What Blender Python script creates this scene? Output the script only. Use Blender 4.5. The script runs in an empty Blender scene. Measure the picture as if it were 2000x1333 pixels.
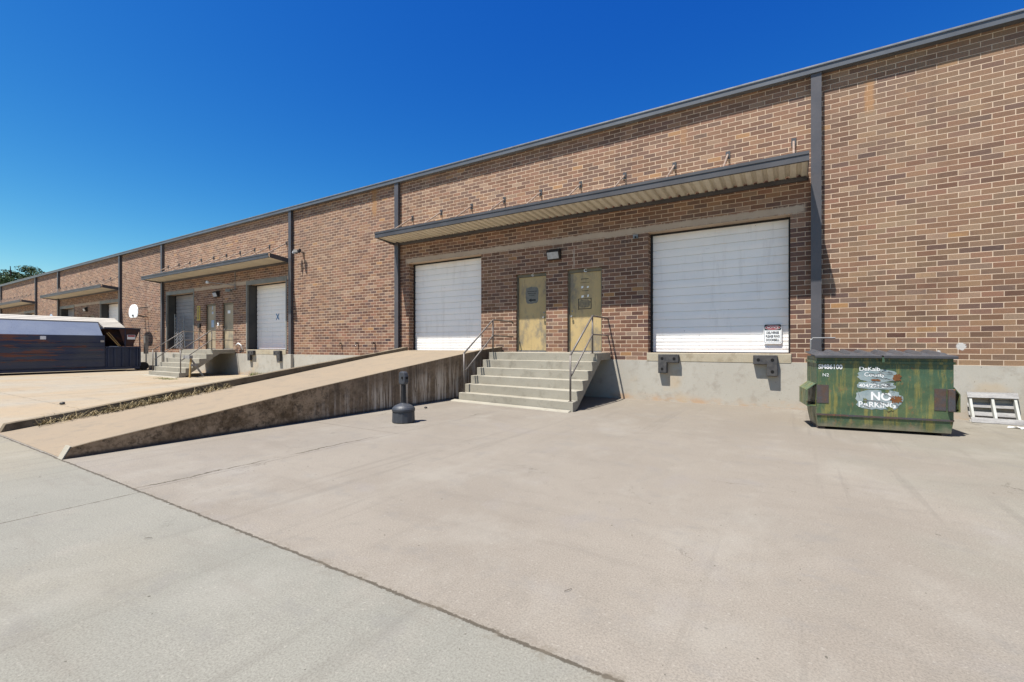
import bpy, math, random
from mathutils import Vector, Matrix
random.seed(7)
C = bpy.context.scene
col = C.collection
R = math.radians

# ------------------------------------------------------------------ camera
CAM_D, CAM_H = 11.29, 1.33
cam = bpy.data.cameras.new('camera')
cam.sensor_width = 36
cam.lens = 889 / 2000 * 36
cam.shift_y = 0.0048
cam.clip_start = 0.05
cam.clip_end = 3000
co = bpy.data.objects.new('camera', cam)
col.objects.link(co)
co.location = (0, -CAM_D, CAM_H)
co.rotation_euler = (R(90), 0, math.atan(548 / 889))
C.camera = co

# ------------------------------------------------------------------ sky and sun
SUN = Vector((0.5, 1.0, -2.67)).normalized()      # travel direction
w = bpy.data.worlds.new("World")
C.world = w
w.use_nodes = True
nt = w.node_tree
bg = nt.nodes['Background']
sky = nt.nodes.new('ShaderNodeTexSky')
sky.sky_type = 'NISHITA'
sky.sun_disc = False
sky.sun_elevation = math.asin(-SUN.z)
sky.sun_rotation = R(206.6)
sky.altitude = 300
sky.air_density = 1.0
sky.dust_density = 0.35
sky.ozone_density = 2.0
# grade of the clear sky: deeper, more saturated blue towards the zenith
sep = nt.nodes.new('ShaderNodeSeparateColor'); cmb = nt.nodes.new('ShaderNodeCombineColor')
nt.links.new(sky.outputs[0], sep.inputs[0])
for ch, (pw, gain) in enumerate(((2.8, 2.37), (1.66, 1.285), (0.72, 0.943))):
    a = nt.nodes.new('ShaderNodeMath'); a.operation = 'MULTIPLY'; a.inputs[1].default_value = 0.134
    p = nt.nodes.new('ShaderNodeMath'); p.operation = 'POWER'; p.inputs[1].default_value = pw
    q = nt.nodes.new('ShaderNodeMath'); q.operation = 'MULTIPLY'; q.inputs[1].default_value = gain * 5.0
    nt.links.new(sep.outputs[ch], a.inputs[0]); nt.links.new(a.outputs[0], p.inputs[0])
    nt.links.new(p.outputs[0], q.inputs[0]); nt.links.new(q.outputs[0], cmb.inputs[ch])
nt.links.new(cmb.outputs[0], bg.inputs[0])
bg.inputs[1].default_value = 0.1
sl = bpy.data.lights.new('sun', 'SUN')
sl.energy = 5.0
sl.angle = R(0.5)
sl.color = (1.0, 0.955, 0.89)
so = bpy.data.objects.new('sun', sl)
col.objects.link(so)
so.location = (0, -5, 30)
so.rotation_euler = SUN.to_track_quat('-Z', 'Y').to_euler()
C.view_settings.view_transform = 'Standard'
C.view_settings.look = 'None'
C.view_settings.exposure = 1.0
C.view_settings.gamma = 1
C.render.engine = 'CYCLES'
C.cycles.max_bounces = 8
C.cycles.diffuse_bounces = 5

# ------------------------------------------------------------------ node helpers
class NT:
    def __init__(s, name, rough=0.8, metallic=0.0, spec=0.3):
        s.mat = bpy.data.materials.new(name)
        s.mat.use_nodes = True
        s.t = s.mat.node_tree
        s.b = s.t.nodes['Principled BSDF']
        s.b.inputs['Roughness'].default_value = rough
        s.b.inputs['Metallic'].default_value = metallic
        s.b.inputs['Specular IOR Level'].default_value = spec
        s._pos = None
    def n(s, t): return s.t.nodes.new(t)
    def lk(s, v, sock):
        if hasattr(v, 'is_linked') or hasattr(v, 'links'): s.t.links.new(v, sock)
        else:
            if isinstance(v, (tuple, list)) and len(v) == 3 and len(sock.default_value) == 4: v = (*v, 1)
            if isinstance(v, (int, float)) and hasattr(sock.default_value, '__len__'): v = [v] * len(sock.default_value)
            sock.default_value = v
    @property
    def pos(s):
        if s._pos is None: s._pos = s.n('ShaderNodeNewGeometry').outputs['Position']
        return s._pos
    def obj(s): return s.n('ShaderNodeTexCoord').outputs['Object']
    def xyz(s, v=None):
        q = s.n('ShaderNodeSeparateXYZ'); s.lk(v if v is not None else s.pos, q.inputs[0]); return q.outputs
    def comb(s, x=0, y=0, z=0):
        q = s.n('ShaderNodeCombineXYZ')
        for i, v in enumerate((x, y, z)): s.lk(v, q.inputs[i])
        return q.outputs[0]
    def m(s, op, a, b=0.0, c=0.0, clamp=False):
        q = s.n('ShaderNodeMath'); q.operation = op; q.use_clamp = clamp
        s.lk(a, q.inputs[0]); s.lk(b, q.inputs[1]); s.lk(c, q.inputs[2])
        return q.outputs[0]
    def scale(s, v, sx, sy, sz):
        q = s.n('ShaderNodeVectorMath'); q.operation = 'MULTIPLY'
        s.lk(v, q.inputs[0]); q.inputs[1].default_value = (sx, sy, sz); return q.outputs[0]
    def noise(s, vec=None, scale=1.0, detail=3.0, rough=0.55, out=0):
        q = s.n('ShaderNodeTexNoise')
        s.lk(vec if vec is not None else s.pos, q.inputs['Vector'])
        q.inputs['Scale'].default_value = scale
        q.inputs['Detail'].default_value = detail
        q.inputs['Roughness'].default_value = rough
        return q.outputs[out]
    def white(s, vec):
        q = s.n('ShaderNodeTexWhiteNoise'); q.noise_dimensions = '3D'; s.lk(vec, q.inputs['Vector']); return q.outputs
    def mr(s, v, a, b, c=0.0, d=1.0, smooth=True):
        q = s.n('ShaderNodeMapRange'); q.interpolation_type = 'SMOOTHSTEP' if smooth else 'LINEAR'
        s.lk(v, q.inputs[0])
        for i, k in enumerate((a, b, c, d)): q.inputs[i + 1].default_value = k
        return q.outputs[0]
    def mix(s, f, a, b, mode='MIX'):
        q = s.n('ShaderNodeMix'); q.data_type = 'RGBA'; q.blend_type = mode
        s.lk(f, q.inputs[0]); s.lk(a, q.inputs[6]); s.lk(b, q.inputs[7]); return q.outputs[2]
    def ramp(s, v, stops, const=False):
        q = s.n('ShaderNodeValToRGB'); e = q.color_ramp.elements
        q.color_ramp.interpolation = 'CONSTANT' if const else 'LINEAR'
        while len(e) < len(stops): e.new(0.5)
        for k, (p, c) in zip(e, stops): k.position = p; k.color = (*c, 1)
        s.lk(v, q.inputs[0]); return q.outputs[0]
    def bump(s, h, strength=0.3, dist=0.01):
        q = s.n('ShaderNodeBump'); q.inputs['Strength'].default_value = strength; q.inputs['Distance'].default_value = dist
        s.lk(h, q.inputs['Height']); s.t.links.new(q.outputs[0], s.b.inputs['Normal'])
    tone = 0.75      # every surface a little darker than the first estimate
    def done(s, c, rough=None):
        if s.tone != 1.0: c = s.mix(1.0, c, (s.tone,) * 3, 'MULTIPLY')
        s.lk(c, s.b.inputs['Base Color'])
        if rough is not None: s.lk(rough, s.b.inputs['Roughness'])
        return s.mat
    def box(s, v, a, b, soft=0.02):     # 1 inside a..b
        return s.m('MULTIPLY', s.mr(v, a - soft, a + soft), s.mr(v, b - soft, b + soft, 1.0, 0.0))

TONE_FREE = {'canopy_deck_metal', 'sign_white', 'white_lettering'}
def mottled(name, c1, c2, scale=3.0, rough=0.7, metallic=0.0, fine=0.12, bump=0.1, spec=0.3, stretch=(1, 1, 1), dirt=None, dirtlvl=0.62):
    s = NT(name, rough, metallic, spec)
    if name in TONE_FREE: s.tone = 1.0
    p = s.scale(s.obj(), *stretch)
    n1 = s.noise(p, scale, 5)
    c = s.mix(s.mr(n1, 0.32, 0.68), c1, c2)
    n2 = s.noise(p, scale * 14, 3)
    c = s.mix(s.mr(n2, 0.3, 0.7, 0, fine), c, (0.02, 0.018, 0.015))
    if dirt:
        n3 = s.noise(p, scale * 1.7, 6, 0.7)
        c = s.mix(s.mr(n3, dirtlvl, dirtlvl + 0.08, 0, 0.85), c, dirt)
    if bump: s.bump(n2, bump, 0.004)
    return s.done(c)

# ------------------------------------------------------------------ materials
BAYS = [0.0, -18.06, -35.75, -53.0]
BW, BH = 0.2925, 0.1013     # brick module

def brick_mat():
    s = NT('brick_wall', 0.86, 0, 0.2)
    o = s.xyz()
    u = s.m('ADD', s.m('ADD', o[0], o[1]), 200 * BW - 0.0775 - 0.5 * BW + 0.0)
    v = s.m('ADD', o[2], 10 * BH - 0.98)
    # slight wobble so that courses are not ruler straight
    wob = s.m('MULTIPLY', s.m('SUBTRACT', s.noise(None, 2.3, 2), 0.5), 0.008)
    v = s.m('ADD', v, wob)
    row = s.m('FLOOR', s.m('DIVIDE', v, BH))
    par = s.m('MULTIPLY', s.m('MODULO', row, 2.0), 0.5)
    rj = s.white(s.comb(row, 3.3, 0))[0]
    uu = s.m('ADD', s.m('DIVIDE', u, BW), s.m('ADD', par, s.m('MULTIPLY', s.m('SUBTRACT', rj, 0.5), 0.04)))
    colm = s.m('FLOOR', uu)
    fu = s.m('MULTIPLY', s.m('FRACT', uu), BW)
    fv = s.m('MULTIPLY', s.m('FRACT', s.m('DIVIDE', v, BH)), BH)
    du = s.m('MINIMUM', fu, s.m('SUBTRACT', BW, fu))
    dv = s.m('MINIMUM', fv, s.m('SUBTRACT', BH, fv))
    d = s.m('MINIMUM', du, dv)
    edge = s.m('MULTIPLY', s.m('SUBTRACT', s.noise(None, 55, 3), 0.5), 0.0035)
    d = s.m('ADD', d, edge)
    br = s.mr(d, 0.0048, 0.0070)
    idv = s.comb(colm, row, 0.5)
    wn = s.white(idv)
    pal = s.ramp(wn[0], [(0.0, (0.119, 0.059, 0.043)), (0.12, (0.179, 0.089, 0.057)), (0.26, (0.280, 0.143, 0.089)), (0.40, (0.321, 0.160, 0.106)),
                         (0.54, (0.220, 0.108, 0.069)), (0.66, (0.145, 0.085, 0.073)), (0.77, (0.350, 0.198, 0.115)), (0.88, (0.260, 0.146, 0.105)), (0.955, (0.488, 0.262, 0.109)), (0.970, (0.421, 0.279, 0.195)), (0.985, (0.073, 0.048, 0.051))], True)
    wn2 = s.white(s.comb(row, colm, 7.7))
    pal = s.mix(s.m('MULTIPLY', wn2[0], 0.18), pal, (.23, .13, .09))
    wn3 = s.white(s.comb(colm, row, 21.5))[0]
    pal = s.mix(s.mr(wn3, 0.84, 0.90, 0, 0.6), pal, (.115, .072, .070))
    pal = s.mix(s.mr(wn3, 0.10, 0.04, 0, 0.55), pal, (.46, .335, .235))
    # regional drift: greyer and yellower areas
    g1 = s.noise(None, 0.35, 3)
    pal = s.mix(s.mr(g1, 0.38, 0.66, 0, 0.22), pal, (.33, .22, .13))
    gz = s.m('MULTIPLY', s.mr(o[0], 0.2, 1.2, 0, 1), s.mr(g1, 0.30, 0.62, 0.15, 0.55))
    pal = s.mix(s.m('MULTIPLY', gz, wn2[0]), pal, (.40, .285, .165))
    g2 = s.noise(s.scale(s.pos, 1, 1, 2.2), 0.9, 3)
    pal = s.mix(s.mr(g2, 0.58, 0.70, 0, 0.42), pal, (.145, .085, .082))
    # brick colour gets lighter towards the top of the wall
    pal = s.mix(s.mr(o[2], 1.5, 6.5, 0.0, 0.24), pal, (.42, .28, .195))
    # broad soot and water runs with soft edges, stretched down the wall
    wr = s.noise(s.scale(s.pos, 1, 1, 0.18), 1.5, 5, 0.65)
    pal = s.mix(s.mr(wr, 0.52, 0.72, 0, 0.30), pal, (.10, .065, .055))
    # surface grain
    f1 = s.noise(None, 38, 4, 0.65)
    pal = s.mix(s.mr(f1, 0.25, 0.75, 0.0, 0.26), pal, (.07, .04, .033))
    f2 = s.noise(s.scale(s.pos, 1, 1, 3), 9, 4)
    pal = s.mix(s.mr(f2, 0.5, 0.8, 0.0, 0.20), pal, (.42, .31, .23))
    mort = s.mix(s.noise(None, 6, 4), (.66, .50, .36), (.82, .65, .48))
    mort = s.mix(s.mr(s.noise(None, 1.1, 4), 0.40, 0.70, 0, 0.5), mort, (.36, .25, .18))
    c = s.mix(br, mort, pal)
    # cement smear over the lintel line of every dock bay
    jag = s.noise(s.scale(s.pos, 1, 1, 0.35), 9, 5, 0.75)
    big = s.noise(s.scale(s.pos, 1, 1, 0.2), 1.2, 3)
    zc = s.m('ABSOLUTE', s.m('SUBTRACT', o[2], s.m('ADD', 4.205, s.m('MULTIPLY', s.m('SUBTRACT', big, 0.5), 0.08))))
    band = s.mr(s.m('ADD', zc, s.m('MULTIPLY', s.m('SUBTRACT', jag, 0.5), 0.14)), 0.055, 0.10, 1.0, 0.0)
    inb = None
    for b in BAYS:
        k = s.box(o[0], b - 11.2, b + 0.22, 0.05)
        inb = k if inb is None else s.m('MAXIMUM', inb, k)
    band = s.m('MULTIPLY', band, s.m('MULTIPLY', inb, 0.93))
    # thin scum just under the smear
    scum = s.m('MULTIPLY', s.m('MULTIPLY', s.box(o[2], 3.86, 4.15, 0.08), inb), s.mr(s.noise(s.scale(s.pos, 1.6, 1, 1), 14, 5, 0.8), 0.54, 0.66, 0, 0.5))
    sm = s.mix(s.noise(None, 3, 5), (.64, .53, .41), (.46, .37, .29))
    c = s.mix(s.m('MAXIMUM', band, scum), c, sm)
    # rust / tar streaks with a shape of their own
    def streak(x, z0, z1, wd, colr, k, cc):
        dx = s.m('ABSOLUTE', s.m('ADD', s.m('SUBTRACT', o[0], x), s.m('MULTIPLY', s.m('SUBTRACT', s.noise(None, 6, 4), 0.5), wd * 1.6)))
        mk = s.m('MULTIPLY', s.mr(dx, wd * 0.4, wd, 1, 0), s.box(o[2], z0, z1, 0.12))
        return s.mix(s.m('MULTIPLY', mk, k), cc, colr)
    c = streak(1.28, 5.95, 6.55, 0.10, (.50, .27, .12), 0.6, c)
    c = streak(-12.75, 6.0, 7.0, 0.16, (.40, .22, .10), 0.75, c)
    c = streak(-2.2, 6.1, 6.6, 0.09, (.46, .26, .13), 0.4, c)
    c = streak(-31.8, 0.9, 6.2, 0.035, (.14, .08, .06), 0.7, c)
    c = streak(-5.0, 3.45, 3.95, 0.03, (.6, .52, .42), 0.6, c)
    # white paint splash
    for (px, pz, rr) in ((2.60, 1.32, 0.075), (2.30, 1.215, 0.035)):
        dd = s.m('SQRT', s.m('ADD', s.m('POWER', s.m('SUBTRACT', o[0], px), 2.0), s.m('POWER', s.m('SUBTRACT', o[2], pz), 2.0)))
        mk = s.mr(s.m('ADD', dd, s.m('MULTIPLY', s.m('SUBTRACT', s.noise(None, 30, 4), 0.5), 0.09)), rr * 0.75, rr, 1, 0)
        c = s.mix(s.m('MULTIPLY', mk, 0.9), c, (.66, .64, .60))
    h = s.m('ADD', s.m('MULTIPLY', br, 0.8), s.m('MULTIPLY', f1, 0.25))
    h = s.mix(band, h, 0.85)
    s.bump(h, 0.55, 0.006)
    return s.done(c)

def concrete_mat(name, base, dark, light, stainz=None, rough=0.9, streaks=0.0, spec=0.2):
    s = NT(name, rough, 0, spec)
    c = s.mix(s.mr(s.noise(None, 0.9, 5), 0.3, 0.7), base, light)
    c = s.mix(s.mr(s.noise(None, 3.7, 6, 0.7), 0.48, 0.72, 0, 0.65), c, dark)
    g = s.noise(None, 75, 3, 0.7)
    c = s.mix(s.mr(g, 0.30, 0.75, 0.0, 0.35), c, dark)
    pit = s.noise(None, 28, 2)
    c = s.mix(s.mr(pit, 0.70, 0.76, 0, 0.7), c, (.10, .09, .08))
    if streaks:
        st = s.noise(s.scale(s.pos, 1, 1, 0.06), 11, 5, 0.75)
        c = s.mix(s.mr(st, 0.45, 0.62, 0, streaks), c, dark)
    if stainz:
        z = s.xyz()[2]
        zn = s.m('ADD', z, s.m('MULTIPLY', s.m('SUBTRACT', s.noise(None, 2.2, 5), 0.5), 0.5))
        brk = s.mr(s.noise(s.scale(s.pos, 1, 1, 2), 1.3, 5, 0.7), 0.42, 0.62, 0.15, 1.0)
        c = s.mix(s.m('MULTIPLY', s.mr(zn, 0.0, stainz, 0.75, 0.0), brk), c, (.56, .36, .21))
        c = s.mix(s.mr(s.noise(None, 1.1, 4), 0.56, 0.7, 0, 0.35), c, (.60, .42, .22))
    s.bump(g, 0.25, 0.004)
    return s.done(c)

def pavement_mat():
    s = NT('concrete_pavement', 0.88, 0, 0.25)
    o = s.xyz(); x, y = o[0], o[1]
    near = s.mr(y, -9.545, -9.515, 1, 0)                 # drive lane slab
    left = s.mr(x, -10.4, -10.3, 1, 0)
    A = s.mix(s.mr(s.noise(None, 0.8, 5), 0.3, 0.7), (.455, .455, .415), (.500, .495, .450))
    A = s.mix(s.mr(s.noise(None, 0.31, 4), 0.50, 0.72, 0, 0.55), A, (.56, .50, .40))
    B = s.mix(s.mr(s.noise(None, 0.7, 5), 0.3, 0.7), (.475, .425, .375), (.535, .485, .430))
    B = s.mix(s.mr(s.noise(None, 0.45, 5), 0.52, 0.75, 0, 0.35), B, (.42, .40, .375))
    gx = s.m('ADD', x, s.m('MULTIPLY', s.m('SUBTRACT', s.noise(None, 0.8, 5), 0.5), 5.0))
    B = s.mix(s.mr(gx, 0.2, 3.0, 0, 0.75), B, (.475, .475, .415))
    B = s.mix(s.mr(s.noise(None, 1.3, 5, .6, out=0), 0.55, 0.68, 0, 0.4), B, (.49, .455, .445))
    # dirtier towards the steps and the wall
    dz = s.m('ADD', y, s.m('MULTIPLY', s.m('SUBTRACT', s.noise(s.scale(s.pos, 0.4, 1, 1), 1.1, 5), 0.5), 5.0))
    B = s.mix(s.mr(dz, -6.5, -1.5, 0.0, 0.33), B, (.34, .29, .235))
    Cc = s.mix(s.mr(s.noise(s.scale(s.pos, 1, .4, 1), 0.55, 5), 0.35, 0.65), (.72, .645, .53), (.74, .60, .43))
    far = s.mr(x, -30, -16, 1, 0)
    Cc = s.mix(s.m('MULTIPLY', s.mr(s.noise(None, 0.3, 3), 0.45, 0.6), 0.5), Cc, (.76, .58, .38))
    c = s.mix(left, B, Cc)
    A = s.mix(s.mr(x, -9.5, -5.5, 0.6, 0.0), A, (.60, .54, .41))
    c = s.mix(near, c, A)
    # worn mottling, long brushed streaks, grit
    c = s.mix(s.mr(s.noise(None, 5.5, 6, 0.72), 0.50, 0.74, 0, 0.26), c, (.30, .28, .255))
    c = s.mix(s.mr(s.noise(s.scale(s.pos, 0.25, 1.5, 1), 2.2, 5, 0.7), 0.52, 0.72, 0, 0.30), c, (.36, .32, .285))
    c = s.mix(s.mr(s.noise(None, 1.7, 6, 0.6), 0.54, 0.72, 0, 0.28), c, (.62, .575, .52))
    g = s.noise(None, 95, 3, 0.75)
    c = s.mix(s.mr(g, 0.36, 0.72, 0.0, 0.55), c, (.20, .185, .165))
    g2 = s.noise(None, 42, 2, 0.6)
    c = s.mix(s.mr(g2, 0.62, 0.72, 0.0, 0.40), c, (.70, .67, .62))
    sp = s.noise(None, 19, 2, 0.5)
    c = s.mix(s.mr(sp, 0.735, 0.76, 0, 0.8), c, (.12, .11, .09))
    pale = s.noise(s.scale(s.pos, 1, .7, 1), 1.05, 7, 0.68)
    c = s.mix(s.mr(pale, 0.50, 0.68, 0, 0.22), c, (.64, .625, .58))
    grey = s.noise(s.scale(s.pos, .8, 1, 1), 2.6, 6, 0.7)
    c = s.mix(s.mr(grey, 0.55, 0.66, 0, 0.28), c, (.33, .32, .315))
    ty = s.m('MULTIPLY', s.mr(s.noise(s.scale(s.pos, 4.5, .16, 1), 1.3, 4, .6), 0.54, 0.66, 0, 0.22), s.mr(s.noise(None, .35, 3), .42, .55))
    c = s.mix(ty, c, (.24, .22, .20))
    vo = s.n('ShaderNodeTexVoronoi'); vo.feature = 'DISTANCE_TO_EDGE'; vo.inputs['Scale'].default_value = 0.23
    wv = s.n('ShaderNodeVectorMath'); wv.operation = 'ADD'
    s.lk(s.pos, wv.inputs[0]); s.lk(s.scale(s.noise(None, 1.3, 6, .7, out=1), 1.3, 1.3, 0), wv.inputs[1]); s.lk(wv.outputs[0], vo.inputs['Vector'])
    hair = s.m('MULTIPLY', s.mr(vo.outputs['Distance'], 0.0, 0.0035, 0.55, 0.0), s.mr(s.noise(None, .5, 3), .50, .60))
    c = s.mix(hair, c, (.13, .115, .095))
    oil = s.noise(None, 0.62, 4, 0.6)
    c = s.mix(s.mr(oil, 0.63, 0.78, 0, 0.28), c, (.22, .205, .19))
    # joints and cracks
    jn = s.m('SUBTRACT', s.noise(None, 3.0, 6, 0.7), 0.5)
    jw = s.noise(None, 17.0, 5, 0.8)
    def line(cd, at, wd, jit, lo, hi, other, k, brk=0.0):
        d = s.m('ABSOLUTE', s.m('ADD', s.m('SUBTRACT', cd, at), s.m('MULTIPLY', jn, jit)))
        wv = s.m('MULTIPLY', s.mr(jw, 0.3, 0.7, 0.25, 2.0), wd)
        mk = s.mr(s.m('DIVIDE', d, wv), 0.6, 1.25, 1, 0)
        mk = s.m('MULTIPLY', mk, s.box(other, lo, hi, 0.05))
        if brk: mk = s.m('MULTIPLY', mk, s.mr(s.noise(None, 0.9, 3), brk, brk + 0.12))
        return s.m('MULTIPLY', mk, k)
    L = [line(y, -9.53, 0.010, 0.045, -120, 40, x, 0.85), line(x, -5.05, 0.007, 0.012, -60, -9.53, y, 0.75),
         line(x, -5.22, 0.014, 0.20, -9.53, -3.0, y, 0.8, 0.44), line(x, -5.13, 0.008, 0.05, -9.53, -3.0, y, 0.40),
         line(y, -6.32, 0.008, 0.05, -7.3, -5.1, x, 0.5), line(y, -7.9, 0.010, 0.12, -40, -10.4, x, 0.5),
         line(x, -19.6, 0.02, 0.14, -9.5, 0.0, y, 0.6), line(y, -4.4, 0.018, 0.2, -40, -12, x, 0.55, 0.4), line(x, -14.9, 0.014, 0.2, -9.5, -1, y, 0.45, 0.42),
         line(x, 6.2, 0.012, 0.05, -30, 0, y, 0.7)]
    mk = L[0]
    for k in L[1:]: mk = s.m('MAXIMUM', mk, k)
    c = s.mix(mk, c, (.115, .095, .07))
    # chipped halo beside the main joint
    d = s.m('ABSOLUTE', s.m('ADD', y, 9.53))
    halo = s.m('MULTIPLY', s.mr(d, 0.02, 0.09, 1, 0), s.mr(s.noise(None, 7, 5, 0.8), 0.50, 0.62))
    c = s.mix(s.m('MULTIPLY', halo, 0.4), c, (.27, .23, .18))
    s.bump(s.m('SUBTRACT', s.m('ADD', s.m('MULTIPLY', g, 0.5), g2), s.m('MULTIPLY', mk, 3.0)), 0.22, 0.004)
    return s.done(s.mix(1.0, c, (.565, .550, .508), 'MULTIPLY'))

def ramp_side_mat():
    s = NT('stained_ramp_concrete', 0.9, 0, 0.2)
    st = s.noise(s.scale(s.pos, 1, 1, 0.05), 10, 5, 0.75)
    st2 = s.noise(s.scale(s.pos, 1, 1, 0.05), 4.3, 4, 0.7)
    blot = s.noise(None, 3.4, 8, 0.78)
    o = s.xyz()
    c = s.mix(s.mr(blot, 0.36, 0.62), (.17, .112, .060), (.50, .355, .215))
    c = s.mix(s.mr(s.noise(None, 9, 6, .8), 0.50, 0.62, 0, 0.75), c, (.085, .062, .040))
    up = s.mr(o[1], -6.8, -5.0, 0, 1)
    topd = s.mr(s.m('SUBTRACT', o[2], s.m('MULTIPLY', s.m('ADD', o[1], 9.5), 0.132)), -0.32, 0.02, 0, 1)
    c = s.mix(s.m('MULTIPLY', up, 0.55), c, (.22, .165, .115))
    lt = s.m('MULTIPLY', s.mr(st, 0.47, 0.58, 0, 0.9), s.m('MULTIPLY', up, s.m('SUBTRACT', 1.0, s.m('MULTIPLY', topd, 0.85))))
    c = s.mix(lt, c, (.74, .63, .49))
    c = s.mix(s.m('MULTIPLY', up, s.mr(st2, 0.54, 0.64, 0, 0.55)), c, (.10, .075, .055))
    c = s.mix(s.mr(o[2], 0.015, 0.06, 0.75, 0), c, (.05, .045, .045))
    c = s.mix(s.mr(s.noise(None, 13, 2, .5), 0.74, 0.76, 0, 0.9), c, (.03, .025, .02))
    s.bump(blot, 0.3, 0.01)
    return s.done(c)

def dumpster_mat():
    s = NT('dumpster_paint', 0.55, 0, 0.4)
    p = s.obj(); o = s.xyz(p)
    c = s.mix(s.mr(s.noise(p, 1.6, 4), 0.35, 0.65), (.060, .120, .070), (.100, .150, .070))
    st = s.noise(s.scale(p, 1, 1, 0.10), 13, 6, 0.75)
    reg = s.mr(s.noise(p, 1.8, 3), 0.30, 0.48)
    c = s.mix(s.m('MULTIPLY', s.mr(st, 0.48, 0.60, 0, 0.75), reg), c, (.30, .26, .07))
    bl = s.noise(s.scale(p, 1, 1, 0.6), 7, 6, 0.8)
    c = s.mix(s.mr(bl, 0.56, 0.63, 0, 0.8), c, (.24, .15, .06))
    c = s.mix(s.mr(s.noise(p, 21, 4, 0.7), 0.66, 0.70, 0, 0.9), c, (.11, .035, .015))
    low = s.mr(s.m('ADD', o[2], s.m('MULTIPLY', s.m('SUBTRACT', s.noise(p, 6, 4), 0.5), 0.25)), 0.03, 0.17, 0.75, 0)
    c = s.mix(low, c, (.31, .27, .19))
    c = s.mix(s.mr(s.noise(s.scale(p, 1, 1, .12), 28, 4, 0.7), 0.58, 0.72, 0, 0.45), c, (.03, .10, .06))
    c = s.mix(s.mr(s.noise(p, 90, 2), 0.3, 0.75, 0, 0.25), c, (.03, .04, .02))
    s.bump(s.m('ADD', s.m('MULTIPLY', bl, 0.25), s.noise(p, 2.4, 2)), 0.6, 0.05)
    return s.done(c, s.mr(bl, 0.5, 0.65, 0.40, 0.8))

def rust_paint(name, paint, paint2, rust, lvl=0.56, horiz=True, rough=0.55):
    s = NT(name, rough, 0, 0.4)
    p = s.obj()
    q = s.scale(p, 1, 0.12, 1) if horiz else s.scale(p, 1, 1, 0.15)
    c = s.mix(s.mr(s.noise(p, 0.9, 5), 0.35, 0.65), paint, paint2)
    n = s.noise(q, 5.5, 6, 0.7)
    c = s.mix(s.mr(n, lvl, lvl + 0.06, 0, 0.85), c, rust)
    c = s.mix(s.mr(s.noise(p, 26, 4), 0.60, 0.70, 0, 0.5), c, (.02, .02, .025))
    return s.done(c)

M = {}
M['brick'] = brick_mat()
M['plinth'] = concrete_mat('painted_foundation', (.51, .475, .40), (.36, .32, .26), (.56, .53, .455), 0.22)
M['step'] = concrete_mat('step_concrete', (.37, .34, .27), (.23, .205, .16), (.43, .40, .325), None)
M['sill'] = concrete_mat('dock_sill_concrete', (.50, .43, .30), (.28, .22, .14), (.56, .50, .38), None)
M['deck'] = concrete_mat('ramp_deck_concrete', (.295, .235, .165), (.22, .185, .14), (.32, .25, .17), None)
M['kerb'] = concrete_mat('kerb_concrete', (.20, .155, .10), (.055, .042, .028), (.27, .225, .16), None)
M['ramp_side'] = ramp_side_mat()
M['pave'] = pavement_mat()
M['earth'] = mottled('dry_earth', (.22, .19, .12), (.12, .14, .06), 0.2)
M['bronze'] = mottled('bronze_steel_paint', (.075, .073, .082), (.105, .100, .108), 1.2, 0.45, 0.0, 0.1, 0.03, 0.5)
M['gutter'] = mottled('gutter_metal_paint', (.150, .165, .185), (.120, .130, .145), 0.8, 0.42, 0.1, 0.1, 0.03, 0.5)
M['fascia'] = mottled('fascia_metal_paint', (.085, .085, .092), (.06, .06, .065), 1.5, 0.5, 0.0, 0.1, 0.03, 0.5)
M['soffit'] = mottled('canopy_deck_metal', (.72, .66, .53), (.62, .56, .45), 2.0, 0.5, 0.0, 0.12, 0.03, 0.4, (1, .3, 1), (.17, .13, .10), 0.70)
M['rod'] = mottled('weathered_rod', (.40, .31, .25), (.24, .17, .13), 6, 0.6)
M['roller'] = None
def roller_mat():
    s = NT('roller_door_paint', 0.42, 0, 0.45)
    c = s.mix(s.mr(s.noise(None, 0.8, 5), 0.35, 0.7), (.86, .835, .79), (.80, .785, .755))
    c = s.mix(s.mr(s.noise(s.scale(s.pos, 1, 1, .15), 6, 5, .7), 0.52, 0.75, 0, 0.30), c, (.50, .47, .43))
    z0 = s.xyz()[2]
    spk = s.m('ADD', s.noise(None, 15, 3, 0.6), s.mr(z0, 1.1, 2.6, 0.035, 0.0))
    c = s.mix(s.mr(spk, 0.725, 0.75, 0, 0.95), c, (.07, .065, .06))
    c = s.mix(s.mr(s.noise(s.scale(s.pos, .5, 1, 2.5), 4, 5, .7), 0.60, 0.72, 0, 0.35), c, (.45, .43, .40))
    s.tone = 1.0
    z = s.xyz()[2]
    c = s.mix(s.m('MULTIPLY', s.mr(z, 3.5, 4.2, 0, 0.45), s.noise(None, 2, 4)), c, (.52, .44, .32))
    return s.done(c)
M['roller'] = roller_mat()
M['shaded_roller'] = mottled('shaded_roller_paint', (.36, .355, .36), (.30, .295, .30), 1.5, 0.5)  # white door darkened to grey: deep recess shade put into the colour
M['seal'] = mottled('black_door_seal', (.025, .025, .027), (.04, .04, .042), 4, 0.7)
def door_mat(name, tint):
    s = NT(name, 0.5, 0, 0.4)
    p = s.obj()
    c = s.mix(s.mr(s.noise(p, 1.2, 4), 0.35, 0.65), tint, tuple(k * .86 for k in tint))
    c = s.mix(s.mr(s.noise(s.scale(p, 1, 1, .5), 2.6, 6, 0.65), 0.46, 0.66, 0, 0.8), c, (.18, .17, .145))
    c = s.mix(s.mr(s.noise(s.scale(p, 1, 1, .12), 16, 5, 0.7), 0.60, 0.74, 0, 0.45), c, (.12, .10, .07))
    s.bump(s.noise(p, 30, 3), 0.06, 0.003)
    return s.done(c)
M['door'] = door_mat('ochre_door_paint', (.58, .43, .20))
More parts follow.
